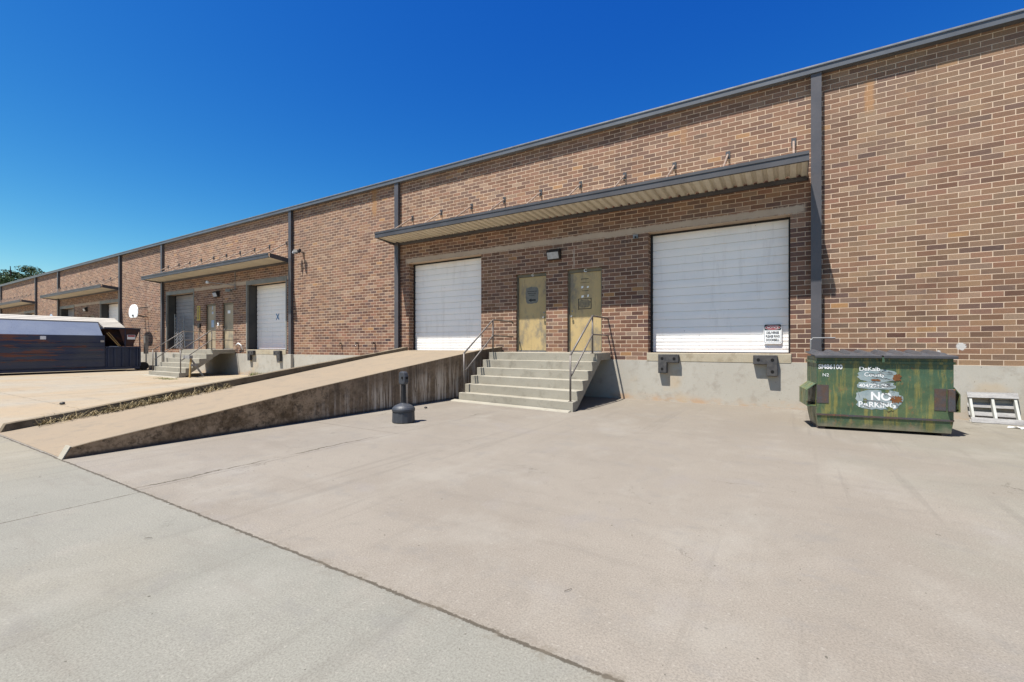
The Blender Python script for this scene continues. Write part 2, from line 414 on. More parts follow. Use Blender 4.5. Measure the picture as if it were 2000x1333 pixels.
M['door_tan'] = door_mat('tan_door_paint', (.46, .37, .24))
M['door_frame'] = mottled('door_frame_paint', (.23, .205, .135), (.16, .145, .105), 3, 0.5)
M['steel_frame'] = mottled('grey_steel_frame', (.29, .29, .26), (.22, .22, .20), 2, 0.55)
M['jamb'] = mottled('dark_steel_jamb', (.055, .058, .058), (.085, .085, .08), 1.5, 0.55)
M['rail'] = mottled('rail_paint', (.21, .18, .155), (.15, .13, .115), 5, 0.5, 0.1, 0.2, 0.1, 0.5, (1, 1, 1), (.20, .09, .045), 0.60)
M['rubber'] = mottled('bumper_rubber', (.060, .060, .062), (.11, .105, .10), 9, 0.75, 0, 0.3, 0.4)
M['black'] = mottled('black_plastic', (.020, .020, .022), (.03, .03, .032), 8, 0.5)
M['hole'] = mottled('dark_hole', (.006, .006, .006), (.01, .01, .01), 8, 0.9)
M['ash'] = mottled('charcoal_plastic', (.050, .056, .066), (.065, .070, .080), 5, 0.48, 0, 0.15, 0.05, 0.4)
M['lid'] = mottled('lid_plastic', (.058, .060, .068), (.085, .085, .092), 3, 0.5, 0, 0.2, 0.06, 0.45)
M['dump'] = dumpster_mat()
M['rusty'] = mottled('rust_scuffed_steel', (.12, .075, .055), (.085, .085, .095), 7, 0.7, 0.0, 0.3, 0.2, 0.3, (1, 1, 1), (.24, .10, .035), 0.58)
M['white'] = mottled('white_lettering', (.78, .78, .76), (.66, .67, .66), 9, 0.6, 0, 0.1, 0)
M['sticker'] = mottled('faded_sticker', (.27, .36, .37), (.40, .46, .46), 5, 0.5, 0, 0.1, 0, 0.4, (1, 1, 1), (.12, .14, .15), 0.60)
M['peel'] = mottled('peeled_sticker_back', (.70, .71, .70), (.12, .13, .14), 16, 0.6, 0, 0.2, 0)
M['rustpatch'] = mottled('orange_rust', (.30, .12, .035), (.20, .075, .025), 14, 0.85, 0, 0.4, 0.3)
M['sign_white'] = mottled('sign_white', (.80, .81, .80), (.74, .76, .75), 5, 0.4, 0, 0.05, 0)
M['sign_black'] = mottled('sign_black', (.02, .02, .02), (.03, .03, .03), 5, 0.4, 0, 0.05, 0)
M['sign_red'] = mottled('sign_red', (.48, .015, .03), (.42, .02, .03), 5, 0.4, 0, 0.05, 0)
M['sign_yellow'] = mottled('sign_yellow', (.68, .50, .05), (.55, .40, .05), 5, 0.5, 0, 0.1, 0)
M['sign_blue'] = mottled('sign_blue', (.35, .50, .70), (.6, .68, .75), 8, 0.5, 0, 0.1, 0)
M['blue'] = mottled('blue_spray_paint', (.03, .22, .52), (.05, .28, .6), 10, 0.6, 0, 0.1, 0)
M['oldwood'] = mottled('grey_pallet_wood', (.43, .42, .40), (.30, .29, .28), 3, 0.9, 0, 0.3, 0.4, 0.2, (1, 6, 6), (.12, .11, .10), 0.60)
M['palewood'] = mottled('pale_pallet_wood', (.62, .63, .57), (.50, .50, .45), 3, 0.9, 0, 0.2, 0.3, 0.2, (4, 4, 1))
M['newwood'] = mottled('yellow_lumber', (.52, .36, .15), (.42, .28, .12), 5, 0.85, 0, 0.25, 0.2, 0.2, (4, 4, 1))
M['galv'] = mottled('galvanised_metal', (.42, .42, .41), (.30, .30, .29), 6, 0.45, 0.5)
M['compactor'] = rust_paint('compactor_paint', (.040, .055, .105), (.070, .080, .110), (.22, .075, .04), 0.55)
M['comp_top'] = rust_paint('pale_compactor_paint', (.13, .165, .25), (.17, .205, .28), (.10, .06, .05), 0.72)  # lighter blue for the sloped top than for the body
M['navy'] = rust_paint('navy_charge_box_paint', (.022, .034, .075), (.04, .055, .10), (.16, .07, .04), 0.66, False)
M['beige'] = mottled('beige_ribbed_sheet', (.60, .56, .48), (.54, .50, .43), 2, 0.6)
M['hopper'] = mottled('hopper_steel', (.05, .035, .045), (.11, .045, .03), 3, 0.7, 0, 0.3, 0.1)
M['tyre'] = mottled('tyre_rubber', (.02, .02, .02), (.035, .033, .03), 6, 0.85)
M['lens'] = mottled('lamp_lens', (.55, .57, .58), (.42, .44, .45), 12, 0.15, 0, 0.1, 0, 0.6)
M['lamp_body'] = mottled('lamp_housing', (.035, .032, .030), (.05, .045, .04), 6, 0.5)
M['bark'] = mottled('bark', (.10, .075, .055), (.06, .045, .035), 3, 0.9)
M['dryweed'] = mottled('dry_weed', (.46, .36, .20), (.19, .155, .075), 9, 0.9)
M['greenweed'] = mottled('green_weed', (.14, .18, .05), (.22, .22, .08), 9, 0.9)
def leaf_mat(name, a, b):
    s = NT(name, 0.7, 0, 0.3)
    c = s.mix(s.mr(s.noise(None, 0.35, 3), 0.35, 0.65), a, b)
    c = s.mix(s.mr(s.noise(None, 2.5, 2), 0.3, 0.7, 0, 0.4), c, tuple(k * 0.5 for k in a))
    return s.done(c)
M['leaf'] = leaf_mat('pine_foliage', (.035, .075, .022), (.085, .135, .035))

# ------------------------------------------------------------------ mesh helpers
W = {}
def empty(name, loc=(0, 0, 0), rz=0.0, parent=None):
    o = bpy.data.objects.new(name, None)
    col.objects.link(o)
    o.empty_display_size = 0.2
    o.location = loc
    o.rotation_euler = (0, 0, rz)
    W[o.name] = Matrix.Translation(Vector(loc)) @ Matrix.Rotation(rz, 4, 'Z')
    return o

def tag(o, label=None, cat=None, group=None, kind=None):
    if label: o['label'] = label
    if cat: o['category'] = cat
    if group: o['group'] = group
    if kind: o['kind'] = kind
    return o

class MB:
    def __init__(s): s.v = []; s.f = []; s.smooth = False
    def poly(s, pts):
        i = len(s.v); s.v += [tuple(p) for p in pts]; s.f.append(tuple(range(i, i + len(pts)))); return s
    def box(s, x0, x1, y0, y1, z0, z1):
        i = len(s.v)
        s.v += [(x0, y0, z0), (x1, y0, z0), (x1, y1, z0), (x0, y1, z0), (x0, y0, z1), (x1, y0, z1), (x1, y1, z1), (x0, y1, z1)]
        s.f += [tuple(i + k for k in q) for q in ((0, 3, 2, 1), (4, 5, 6, 7), (0, 1, 5, 4), (1, 2, 6, 5), (2, 3, 7, 6), (3, 0, 4, 7))]
        return s
    def hexa(s, p):      # 8 corner points, bottom 4 then top 4
        i = len(s.v); s.v += [tuple(q) for q in p]
        s.f += [tuple(i + k for k in q) for q in ((0, 3, 2, 1), (4, 5, 6, 7), (0, 1, 5, 4), (1, 2, 6, 5), (2, 3, 7, 6), (3, 0, 4, 7))]
        return s
    def obox(s, c, size, rot):     # oriented box
        a, b, d = [k / 2 for k in size]
        m = rot.to_4x4() if hasattr(rot, 'to_4x4') else rot
        p = [Vector(c) + (m.to_3x3() @ Vector(q)) for q in ((-a, -b, -d), (a, -b, -d), (a, b, -d), (-a, b, -d), (-a, -b, d), (a, -b, d), (a, b, d), (-a, b, d))]
        return s.hexa(p)
    def prism(s, pts, off):        # planar polygon extruded by vector
        n = len(pts); i = len(s.v); off = Vector(off)
        s.v += [tuple(p) for p in pts] + [tuple(Vector(p) + off) for p in pts]
        s.f.append(tuple(range(i, i + n))); s.f.append(tuple(range(i + 2 * n - 1, i + n - 1, -1)))
        for k in range(n):
            j = (k + 1) % n
            s.f.append((i + k, i + k + n, i + j + n, i + j))
        return s
    def tube(s, pts, r, n=10):
        pts = [Vector(p) for p in pts]
        rings = []
        for k, p in enumerate(pts):
            if k == 0: d = pts[1] - p
            elif k == len(pts) - 1: d = p - pts[k - 1]
            else: d = ((pts[k + 1] - p).normalized() + (p - pts[k - 1]).normalized())
            d.normalize()
            up = Vector((0, 0, 1)) if abs(d.z) < 0.92 else Vector((0, 1, 0))
            a = d.cross(up).normalized(); b = d.cross(a)
            rr = r[k] if isinstance(r, (list, tuple)) else r
            i = len(s.v)
            s.v += [tuple(p + a * rr * math.cos(t * 2 * math.pi / n) + b * rr * math.sin(t * 2 * math.pi / n)) for t in range(n)]
            rings.append(i)
        for q in range(len(rings) - 1):
            for t in range(n):
                s.f.append((rings[q] + t, rings[q] + (t + 1) % n, rings[q + 1] + (t + 1) % n, rings[q + 1] + t))
        s.f.append(tuple(rings[0] + t for t in range(n - 1, -1, -1)))
        s.f.append(tuple(rings[-1] + t for t in range(n)))
        return s
    def lathe(s, prof, c=(0, 0), n=36):
        rings = []
        for r, z in prof:
            i = len(s.v); rings.append(i)
            s.v += [(c[0] + r * math.cos(t * 2 * math.pi / n), c[1] + r * math.sin(t * 2 * math.pi / n), z) for t in range(n)]
        for q in range(len(rings) - 1):
            for t in range(n):
                s.f.append((rings[q] + t, rings[q] + (t + 1) % n, rings[q + 1] + (t + 1) % n, rings[q + 1] + t))
        s.f.append(tuple(rings[0] + t for t in range(n - 1, -1, -1)))
        s.f.append(tuple(rings[-1] + t for t in range(n)))
        return s
    def strip(s, prof, x0, x1):    # (y,z) profile swept along X
        i = len(s.v); n = len(prof)
        s.v += [(x0, y, z) for y, z in prof] + [(x1, y, z) for y, z in prof]
        for k in range(n - 1): s.f.append((i + k, i + n + k, i + n + k + 1, i + k + 1))
        return s
    def build(s, name, mat, parent=None, world=True, bevel=0.0, smooth=False):
        me = bpy.data.meshes.new(name)
        vs = s.v
        if parent is not None and world:
            inv = W[parent.name].inverted(); vs = [tuple(inv @ Vector(p)) for p in s.v]
        me.from_pydata(vs, [], s.f); me.update()
        me.materials.append(mat)
        o = bpy.data.objects.new(name, me); col.objects.link(o)
        if parent is not None: o.parent = parent; W[o.name] = W[parent.name]
        else: W[o.name] = Matrix.Identity(4)
        if smooth:
            for p in me.polygons: p.use_smooth = True
        if bevel:
            b = o.modifiers.new('bevel', 'BEVEL'); b.width = bevel; b.segments = 2; b.limit_method = 'ANGLE'; b.angle_limit = R(40)
        return o

def text(body, size, loc, name, mat, parent=None, rz=0.0, ext=0.001, align='CENTER', sx=1.0, tilt=0.0, world=True, bold=0.0):
    cu = bpy.data.curves.new('t', 'FONT'); cu.body = body; cu.size = size; cu.extrude = ext; cu.align_x = align; cu.offset = bold
    t = bpy.data.objects.new('t', cu); col.objects.link(t)
    bpy.context.view_layer.update()
    me = bpy.data.meshes.new_from_object(t.evaluated_get(bpy.context.evaluated_depsgraph_get()))
    bpy.data.objects.remove(t); bpy.data.curves.remove(cu)
    m = Matrix.Translation(Vector(loc)) @ Matrix.Rotation(rz, 4, 'Z') @ Matrix.Rotation(R(90), 4, 'X') @ Matrix.Rotation(tilt, 4, 'Z') @ Matrix.Diagonal((sx, 1, 1, 1))
    if parent is not None and world: m = W[parent.name].inverted() @ m
    me.transform(m); me.materials.clear(); me.materials.append(mat); me.name = name
    o = bpy.data.objects.new(name, me); col.objects.link(o)
    if parent is not None: o.parent = parent
    return o

def copy_tree(o, loc=None, parent=None):
    c = o.copy(); col.objects.link(c)
    if parent is not None: c.parent = parent
    if loc is not None: c.location = loc
    for ch in [k for k in bpy.data.objects if k.parent == o]: copy_tree(ch, None, c)
    return c

# ------------------------------------------------------------------ ground
g = MB().poly([(-900, -900, -0.03), (900, -900, -0.03), (900, 900, -0.03), (-900, 900, -0.03)]).build('ground', M['earth'])
tag(g, kind='structure')
g = MB().poly([(-130, -70, 0), (60, -70, 0), (60, 0.2, 0), (-130, 0.2, 0)]).build('pavement', M['pave'])
tag(g, kind='structure')

# ------------------------------------------------------------------ warehouse
XL, XR, ZP, ZT = -75.0, 14.0, 0.98, 7.0
wh = empty('brick_warehouse', (-11.5, 0, 0))
tag(wh, 'long brick warehouse with loading doors, metal canopies and dark steel pilasters', 'warehouse')
open_ = []      # x0,x1,z0,z1,depth
for i, b in enumerate(BAYS):
    dp = 0.27 if i == 0 else 0.42
    open_ += [(b - 11.07, b - 8.06, 1.165, 4.12, dp), (b - 3.03, b - 0.04, 1.165, 4.12, dp),
              (b - 6.82, b - 5.84, 1.165, 3.39, 0.11), (b - 5.20, b - 4.22, 1.165, 3.39, 0.11)]
xs = sorted({XL, XR} | {k for o in open_ for k in o[:2]} | {b + k for b in BAYS for k in (-3.03, -.04)})
zs = sorted({ZP, ZT, 1.165, 3.39, 4.12})
wm = MB()
def in_open(x, z):
    for o in open_:
        if o[0] < x < o[1] and o[2] < z < o[3]: return True
    for b in BAYS:      # dock sill pocket
        if b - 3.03 < x < b - .04 and z < 1.165: return True
    return False
for a, b in zip(xs, xs[1:]):
    for c, d in zip(zs, zs[1:]):
        if not in_open((a + b) / 2, (c + d) / 2):
            wm.poly([(a, 0, c), (b, 0, c), (b, 0, d), (a, 0, d)])
for i, (a, b, c, d, dp) in enumerate(open_):
    dd = dp + 0.12
    wm.poly([(a, 0, c), (a, 0, d), (a, dd, d), (a, dd, c)])
    wm.poly([(b, 0, d), (b, 0, c), (b, dd, c), (b, dd, d)])
    wm.poly([(a, 0, d), (b, 0, d), (b, dd, d), (a, dd, d)])
    wm.poly([(a, 0, c), (a, dd, c), (b, dd, c), (b, 0, c)])
wm.poly([(XL, 0, 0), (XL, 0, ZT), (XL, 40, ZT), (XL, 40, 0)]).poly([(XR, 0, ZT), (XR, 0, 0), (XR, 40, 0), (XR, 40, ZT)]).poly([(XR, 40, 0), (XL, 40, 0), (XL, 40, ZT), (XR, 40, ZT)])
wm.build('wall', M['brick'], wh)
MB().box(XL, XR, -0.028, 0.3, -0.2, ZP).build('foundation', M['plinth'], wh)
MB().box(XL, XR, -0.02, 40, ZT + 0.02, ZT + 0.13).build('roof', M['galv'], wh)
gm = MB()
x = XL
while x < XR:
    x2 = min(x + 6.1, XR)
    gm.prism([(x, -0.004, 6.905), (x, -0.15, 6.905), (x, -0.15, 7.012), (x, -0.165, 7.018), (x, -0.165, 7.034), (x, -0.004, 7.034)], (x2 - x - 0.004, 0, 0))
    x = x2
gm.build('gutter', M['gutter'], wh)
PIL = [0.41, -11.54, -17.67, -29.53, -35.36, -46.95, -52.55, -63.4, 6.5]
for px in PIL:
    p = MB()
    p.box(px - .09, px + .09, -0.12, -0.110, 0.99, 6.90)
    p.box(px - .085, px - .075, -0.110, -0.001, 0.99, 6.90)
    p.box(px + .06, px + .07, -0.110, -0.001, 0.99, 6.90)
    p.build('pilaster', M['bronze'], wh)
    MB().box(px - .13, px + .13, -0.15, -0.029, -0.05, 0.985).build('pier_base', M['plinth'], wh, bevel=0.008)

def roller(b0, x0, x1, dp, zb=1.168, mat=None):
    y = dp; zt = 4.125
    prof = []; z = zb
    prof.append((y, z))
    k = 0
    while z < zt - 0.02:
        if z < zb + 0.34: st, dpth = 0.085, 0.012
        else: st, dpth = 0.192, 0.022
        prof += [(y, z + 0.004), (y - 0.004 if k % 2 else y, z + st * 0.5), (y, z + st - 0.016), (y + dpth, z + st - 0.013), (y + dpth, z + st - 0.002)]
        z += st; k += 1
    prof.append((y, zt))
    prof = [(a, min(c, zt)) for a, c in prof]
    d = MB().strip(prof, x0 + 0.05, x1 - 0.03).build('roller_door', mat or M['roller'], wh)
    s = MB().box(x0 + 0.002, x0 + 0.055, y - 0.03, y + 0.06, zb, zt - .005).box(x1 - 0.035, x1 - 0.002, y - 0.03, y + 0.06, zb, zt - .005).box(x0 + 0.056, x1 - 0.036, y - 0.025, y + 0.03, zt - 0.05, zt - 0.006)
    s.box(x0 + 0.056, x1 - 0.036, y - 0.012, y + 0.03, zb - 0.001, zb + 0.02)
    s.build('seal', M['seal'], d)
    MB().box(x0 + .056, x1 - .036, y + 0.08, y + 0.1, zb, zt - .01).build('backing', M['seal'], d)
    return d
def steel_door(x0, x1, hinge, mat, handle=True):
    z0, z1 = 1.168, 3.388
    y = 0.09
    d = MB().box(x0 + 0.045, x1 - 0.045, y, y + 0.04, z0 + 0.035, z1 - 0.085).build('steel_door', mat, wh, bevel=0.004)
    f = MB().box(x0 + .002, x0 + .042, y - 0.03, y + 0.05, z0, z1 - .001).box(x1 - .042, x1 - .002, y - 0.03, y + 0.05, z0, z1 - .001).box(x0 + .043, x1 - .043, y - 0.03, y + 0.05, z1 - 0.08, z1 - .001)
    f.build('frame', M['door_frame'], d)
    MB().box(x0 + .043, x1 - .043, y - 0.04, y + 0.05, z0, z0 + 0.03).build('threshold', M['galv'], d)
    hx = x0 + 0.045 if hinge < 0 else x1 - 0.045
    for hz in (1.5, 2.3, 3.05):
        MB().tube([(hx, y - 0.012, hz - 0.06), (hx, y - 0.012, hz + 0.06)], 0.009, 8).build('hinge', M['door_frame'], d)
    kx = x1 - 0.11 if hinge < 0 else x0 + 0.11
    m = MB().tube([(kx, y, 2.13), (kx, y - 0.045, 2.13)], 0.012, 8).tube([(kx, y - 0.045, 2.13), (kx, y - 0.07, 2.13)], 0.028, 12)
    m.build('handle', M['galv'], d)
    MB().tube([(kx, y, 2.27), (kx, y - 0.012, 2.27)], 0.024, 12).build('lock', M['galv'], d)
    return d

def canopy(b, left=-11.66, right=0.27, rods=None, offz=0.0):
    D = 0.95; zb = 4.87
    # corrugated deck, ribs run out from the wall
    pitch = 0.20; pts = []
    x = b + left + 0.02
    while x < b + right - 0.02:
        for fx, fz in ((0, 0), (0.50, 0), (0.62, 0.055), (0.88, 0.055)):
            xx = x + fx * pitch
            if xx < b + right - 0.02: pts.append((xx, fz))
        x += pitch
    pts.append((b + right - 0.014, 0.0))
    m = MB(); i = 0; n = len(pts)
    for th in (0.0, 0.004):
        m.v += [(x, -D + 0.03, zb + 0.03 + z + th) for x, z in pts] + [(x, -0.006, zb - 0.01 + z + th) for x, z in pts]
    for k in range(n - 1):
        m.f.append((k, k + 1, n + k + 1, n + k)); m.f.append((2 * n + k, 3 * n + k, 3 * n + k + 1, 2 * n + k + 1))
    c = m.build('canopy', M['soffit'], wh)
    f = MB()
    f.prism([(b + left, -D, zb - 0.005), (b + left, -D, zb + 0.185), (b + left, -D + 0.07, zb + 0.185), (b + left, -D + 0.07, zb + 0.175), (b + left, -D + 0.012, zb + 0.175), (b + left, -D + 0.012, zb + 0.012), (b + left, -D + 0.06, zb + 0.012), (b + left, -D + 0.06, zb - 0.005)], (right - left, 0, 0))
    f.box(b + left, b + right, -D - 0.012, -D - 0.001, zb + 0.12, zb + 0.17)
    f.build('fascia', M['fascia'], c)
    MB().box(b + left + .02, b + right - .02, -0.065, -0.003, zb - 0.10, zb - 0.02).build('ledger', M['fascia'], c)
    for ex in (b + left, b + right - 0.012):
        MB().hexa([(ex, -D + 0.07, zb - 0.0), (ex + .012, -D + 0.07, zb), (ex + .012, -0.003, zb - 0.10), (ex, -0.003, zb - 0.10),
                   (ex, -D + 0.07, zb + 0.18), (ex + .012, -D + 0.07, zb + 0.18), (ex + .012, -0.003, zb + 0.08), (ex, -0.003, zb + 0.08)]).build('end_channel', M['fascia'], c)
    for rx in rods:
        X = b + rx
        m = MB().tube([(X, -0.03, 5.63), (X, -D + 0.06, zb + 0.16)], 0.022, 8)
        m.build('hanger_rod', M['rod'], c); m = MB()
        m.box(X - 0.045, X + 0.045, -0.016, -0.002, 5.54, 5.71)
        m.box(X - 0.010, X + 0.010, -0.055, -0.015, 5.585, 5.665)
        m.tube([(X - .02, -0.04, 5.625), (X + .02, -0.04, 5.625)], 0.012, 8)
        m.build('wall_bracket', M['fascia'], c)
    return c
RODS = [0.02, -1.24, -2.40, -3.61, -4.81, -6.01, -7.22, -8.42, -9.63, -10.89]
canopy(BAYS[0], rods=RODS)
for b in BAYS[1:]: canopy(b, left=-11.66, right=0.27 if b > -50 else 0.45, rods=RODS[:10])

for i, b in enumerate(BAYS):
    dp = open_[4 * i][4]
    roller(b, b - 11.07, b - 8.06, dp, mat=M['shaded_roller'] if i else None)
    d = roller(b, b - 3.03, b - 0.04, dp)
    if i == 1:
        x0 = b - 1.33; yy = dp - 0.012
        bm = MB()
        for sg in (-1, 1):
            bm.obox((x0, yy, 2.62), (0.035, 0.006, 0.34), Matrix.Rotation(sg * R(38), 3, 'Y'))
        bm.build('spray_paint_mark', M['blue'], d)
    steel_door(b - 6.82, b - 5.84, -1, M['door'] if i == 0 else M['door_tan'])
    steel_door(b - 5.20, b - 4.22, 1, M['door'] if i == 0 else M['door_tan'])
    # dock sill block under the right hand door
    MB().box(b - 3.05, b - 0.02, -0.034, dp + 0.2, 0.955, 1.164).build('dock_sill', M['sill'], wh, bevel=0.012)
    if i:
        for (x0, x1) in ((b - 11.07, b - 8.06), (b - 3.03, b - 0.04)):
            fr = MB().box(x0 - 0.07, x1 + 0.07, -0.02, 0.06, 4.085, 4.27).box(x0 - 0.07, x0 + 0.012, -0.02, 0.06, 1.17, 4.083).box(x1 - 0.012, x1 + 0.07, -0.02, 0.06, 1.17, 4.083)
            fr.build('steel_frame', M['steel_frame'], wh, bevel=0.004)
            MB().box(x0 + 0.014, x0 + 0.03, 0.062, dp - 0.04, 1.17, 4.08).build('jamb_panel', M['jamb'], wh)
            MB().box(x1 - 0.03, x1 - 0.014, 0.062, dp - 0.04, 1.17, 4.08).build('jamb_panel', M['jamb'], wh)

# door furniture: letters and notices of the near bay
doors = [o for o in bpy.data.objects if o.name.startswith('steel_door')]
d1, d2, d3, d4 = doors[0], doors[1], doors[2], doors[3]
for d in (d1, d2, d3, d4): W[d.name] = W[wh.name]
d1['label'] = 'ochre steel door with grey notice and black arrow'
d2['label'] = 'ochre steel door with four white patches and scraped outline'
text('C', 0.105, (-6.30, 0.055, 3.315), 'door_letter', M['white'], d1, bold=0.003)
text('C', 0.125, (-4.70, 0.055, 3.30), 'door_letter', M['white'], d2, bold=0.003)
NP = mottled('grey_notice_patch', (.24, .235, .20), (.19, .19, .165), 6, 0.7, 0, 0.1, 0)
def ragged(cx, cz, rx, rz, n=22, jit=0.12, seed=1, y=0.0):
    rnd = random.Random(seed); pts = []
    for k in range(n):
        t = 2 * math.pi * k / n
        ca, sa = math.cos(t), math.sin(t)
        q = (abs(ca) ** 4 + abs(sa) ** 4) ** -0.25
        j = 1 + rnd.uniform(-jit, jit)
        pts.append((cx + rx * ca * q * j, y, cz + rz * sa * q * j))
    return pts
MB().prism(ragged(-6.34, 2.78, 0.21, 0.24, 26, 0.06, 3, 0.0885), (0, -0.001, 0)).build('notice_patch', NP, d1)
m = MB()
rnd = random.Random(5)
for (z, wd, n) in ((2.875, 0.30, 9), (2.82, 0.26, 7), (2.765, 0.16, 4)):
    x = -6.34 - wd / 2
    for k in range(n):
        ww = wd / n * rnd.uniform(0.5, 0.85)
        m.box(x, x + ww, 0.0855, 0.0868, z, z + 0.022); x += wd / n
    m.build('small_print', M['sign_black'], d1); m = MB()
a = MB().prism([(-6.46, .0868, 2.64), (-6.36, .0868, 2.69), (-6.36, .0868, 2.66), (-6.22, .0868, 2.66), (-6.22, .0868, 2.615), (-6.36, .0868, 2.615), (-6.36, .0868, 2.585)], (0, -0.0012, 0))
a.build('arrow', M['sign_black'], d1)
m = MB()
for (x, z, w_, h_) in ((-4.80, 2.905, .065, .062), (-4.64, 2.90, .06, .05), (-4.79, 2.655, .075, .065), (-4.635, 2.665, .045, .07)):
    m.prism([(x - w_ / 2, 0.0885, z - h_ / 2), (x + w_ / 2 - .01, 0.0885, z - h_ / 2 + .008), (x + w_ / 2, 0.0885, z + h_ / 2), (x - w_ / 2 + .008, 0.0885, z + h_ / 2 - .004)], (0, -0.0015, 0))
m.build('sticker_remnant', M['sign_white'], d2)
m = MB()
for (x0, x1, z0, z1) in ((-4.91, -4.54, 2.315, 2.333), (-4.91, -4.54, 2.585, 2.60), (-4.915, -4.893, 2.30, 2.60), (-4.56, -4.538, 2.33, 2.61), (-4.84, -4.62, 3.115, 3.13), (-4.80, -4.62, 2.80, 2.812), (-4.86, -4.60, 3.02, 3.028)):
    m.box(x0, x1, 0.0868, 0.0885, z0, z1)
m.build('scraped_outline', M['sign_black'], d2)
m = MB().prism(ragged(-4.73, 2.46, .16, .11, 18, .1, 8, .0893), (0, -0.0008, 0)).build('scraped_patch', mottled('scraped_paint', (.36, .29, .17), (.22, .19, .13), 18, 0.7), d2)
m = MB().box(-24.45, -24.30, .085, .0885, 2.9, 3.02).box(-24.5, -24.24, .085, .0885, 2.25, 2.6).box(-24.42, -24.36, .085, .0885, 3.12, 3.3).build('notice', M['sign_blue'], d3)
m = MB().box(-22.95, -22.72, .085, .0885, 2.88, 3.02).build('notice', M['sign_white'], d4)

# ------------------------------------------------------------------ concrete ramp
rp = empty('concrete_ramp', (-8.77, -9.5, 0))
tag(rp, 'sloping concrete ramp with side kerbs rising to the left roller door', 'ramp')
DK = [(-9.50, 0.004), (-8.61, .115), (-8.0, .195), (-7.31, .29), (-6.52, .40), (-5.59, .525), (-4.67, .66), (-3.5, .835), (-1.97, 1.06), (-0.95, 1.185), (-0.034, 1.19)]
RY = [p[0] for p in DK]
def deckz(y):
    for (a, za), (b, zb) in zip(DK, DK[1:]):
        if a <= y <= b: return za + (zb - za) * (y - a) / (b - a)
    return 0.0
xn, xf = -7.42, -10.28
m = MB()
for a, b in zip(RY, RY[1:]):
    m.hexa([(xf, a, -.05), (xn, a, -.05), (xn, b, -.05), (xf, b, -.05), (xf, a, deckz(a)), (xn, a, deckz(a)), (xn, b, deckz(b)), (xf, b, deckz(b))])
m.build('deck', M['deck'], rp)
MB().hexa([(-11.04, -.03, 1.0), (-8.07, -.03, 1.0), (-8.07, .24, 1.0), (-11.04, .24, 1.0), (-11.04, -.03, 1.189), (-8.07, -.03, 1.189), (-8.07, .24, 1.189), (-11.04, .24, 1.189)]).build('threshold_slab', M['deck'], rp)
near = [(-9.51, 0.0), (-9.44, 0.125), (-9.27, 0.155), (-8.0, 0.325), (-6.36, 0.56), (-4.23, 0.83), (-1.9, 1.12), (-1.05, 1.22), (-0.036, 1.30)]
m = MB()
for (a, za), (b, zb) in zip(near, near[1:]):
    m.hexa([(xn, a, -.05), (-7.27, a, -.05), (-7.27, b, -.05), (xn, b, -.05), (xn, a, za), (-7.27, a, za), (-7.27, b, zb), (xn, b, zb)])
# upper end of the kerb drops to the landing slab so the door stays clear
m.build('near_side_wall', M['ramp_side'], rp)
cap = MB()
for (a, za), (b, zb) in zip(near[1:], near[2:]):
    cap.hexa([(xn - .005, a, za + .001), (-7.262, a, za + .001), (-7.262, b, zb + .001), (xn - .005, b, zb + .001), (xn, a, za + .010), (-7.268, a, za + .010), (-7.268, b, zb + .010), (xn, b, zb + .010)])
cap.build('kerb_top', M['deck'], rp)
cap = MB().hexa([(xn - .004, -9.525, 0), (-7.266, -9.525, 0), (-7.266, -9.512, 0), (xn - .004, -9.512, 0), (xn - .004, -9.452, .14), (-7.266, -9.452, .14), (-7.266, -9.441, .14), (xn - .004, -9.441, .14)]).build('kerb_end', M['step'], rp)
farp = [(-9.48, 0.0), (-9.42, .13), (-8.61, .235), (-8.0, .325), (-7.31, .43), (-6.52, .545), (-5.59, .665), (-4.67, .79), (-3.5, .945), (-1.97, 1.14), (-0.84, 1.30)]
m = MB()
for (a, za), (b, zb) in zip(farp, farp[1:]):
    m.hexa([(-10.43, a, -.05), (xf, a, -.05), (xf, b, -.05), (-10.43, b, -.05), (-10.43, a, za), (xf, a, za), (xf, b, zb), (-10.43, b, zb)])
m.build('far_kerb', M['kerb'], rp, bevel=0.006)

# dry weeds along the far kerb
def weeds(name, mat, label, cat, pts, n, hmin, hmax, spread, seed, lean=(0, 0), flat=0.5):
    rnd = random.Random(seed); m = MB()
    for k in range(n):
        q = rnd.random() * (len(pts) - 1); i = int(q); f = q - i
        p = Vector(pts[i]).lerp(Vector(pts[i + 1]), f) + Vector((rnd.gauss(0, spread), rnd.gauss(0, spread), 0))
        h = rnd.uniform(hmin, hmax); a = rnd.uniform(0, 2 * math.pi)
        d = Vector((math.cos(a) * flat + lean[0], math.sin(a) * flat + lean[1], rnd.uniform(0.3, 1))).normalized() * h
        wv = Vector((-math.sin(a), math.cos(a), 0)) * rnd.uniform(0.003, 0.007)
        mid = p + d * 0.6 + Vector((0, 0, h * 0.12)); tip = p + d * 1.1 - Vector((0, 0, h * 0.15))
        m.poly([p - wv, p + wv, mid + wv * .8, mid - wv * .8]); m.poly([mid - wv * .8, mid + wv * .8, tip])
    o = m.build(name, mat); tag(o, label, cat, None, 'stuff'); return o
weeds('dry_weeds', M['dryweed'], 'dry matted weeds along the inner side of the far ramp kerb', 'weeds',
      [(-10.20, y, deckz(y)) for y in (-9.1, -8.5, -8.15, -7.95, -7.7, -7.5, -7.2, -6.8, -6.2)], 900, 0.06, 0.24, 0.06, 11, (0.2, 0.2), 0.9)
weeds('dry_grass', M['greenweed'], 'pale dry grass at the foot of the wall between bumpers', 'grass',
      [(-20.6, -0.12, 0), (-19.5, -0.10, 0), (-18.2, -0.12, 0)], 500, 0.06, 0.26, 0.06, 12)
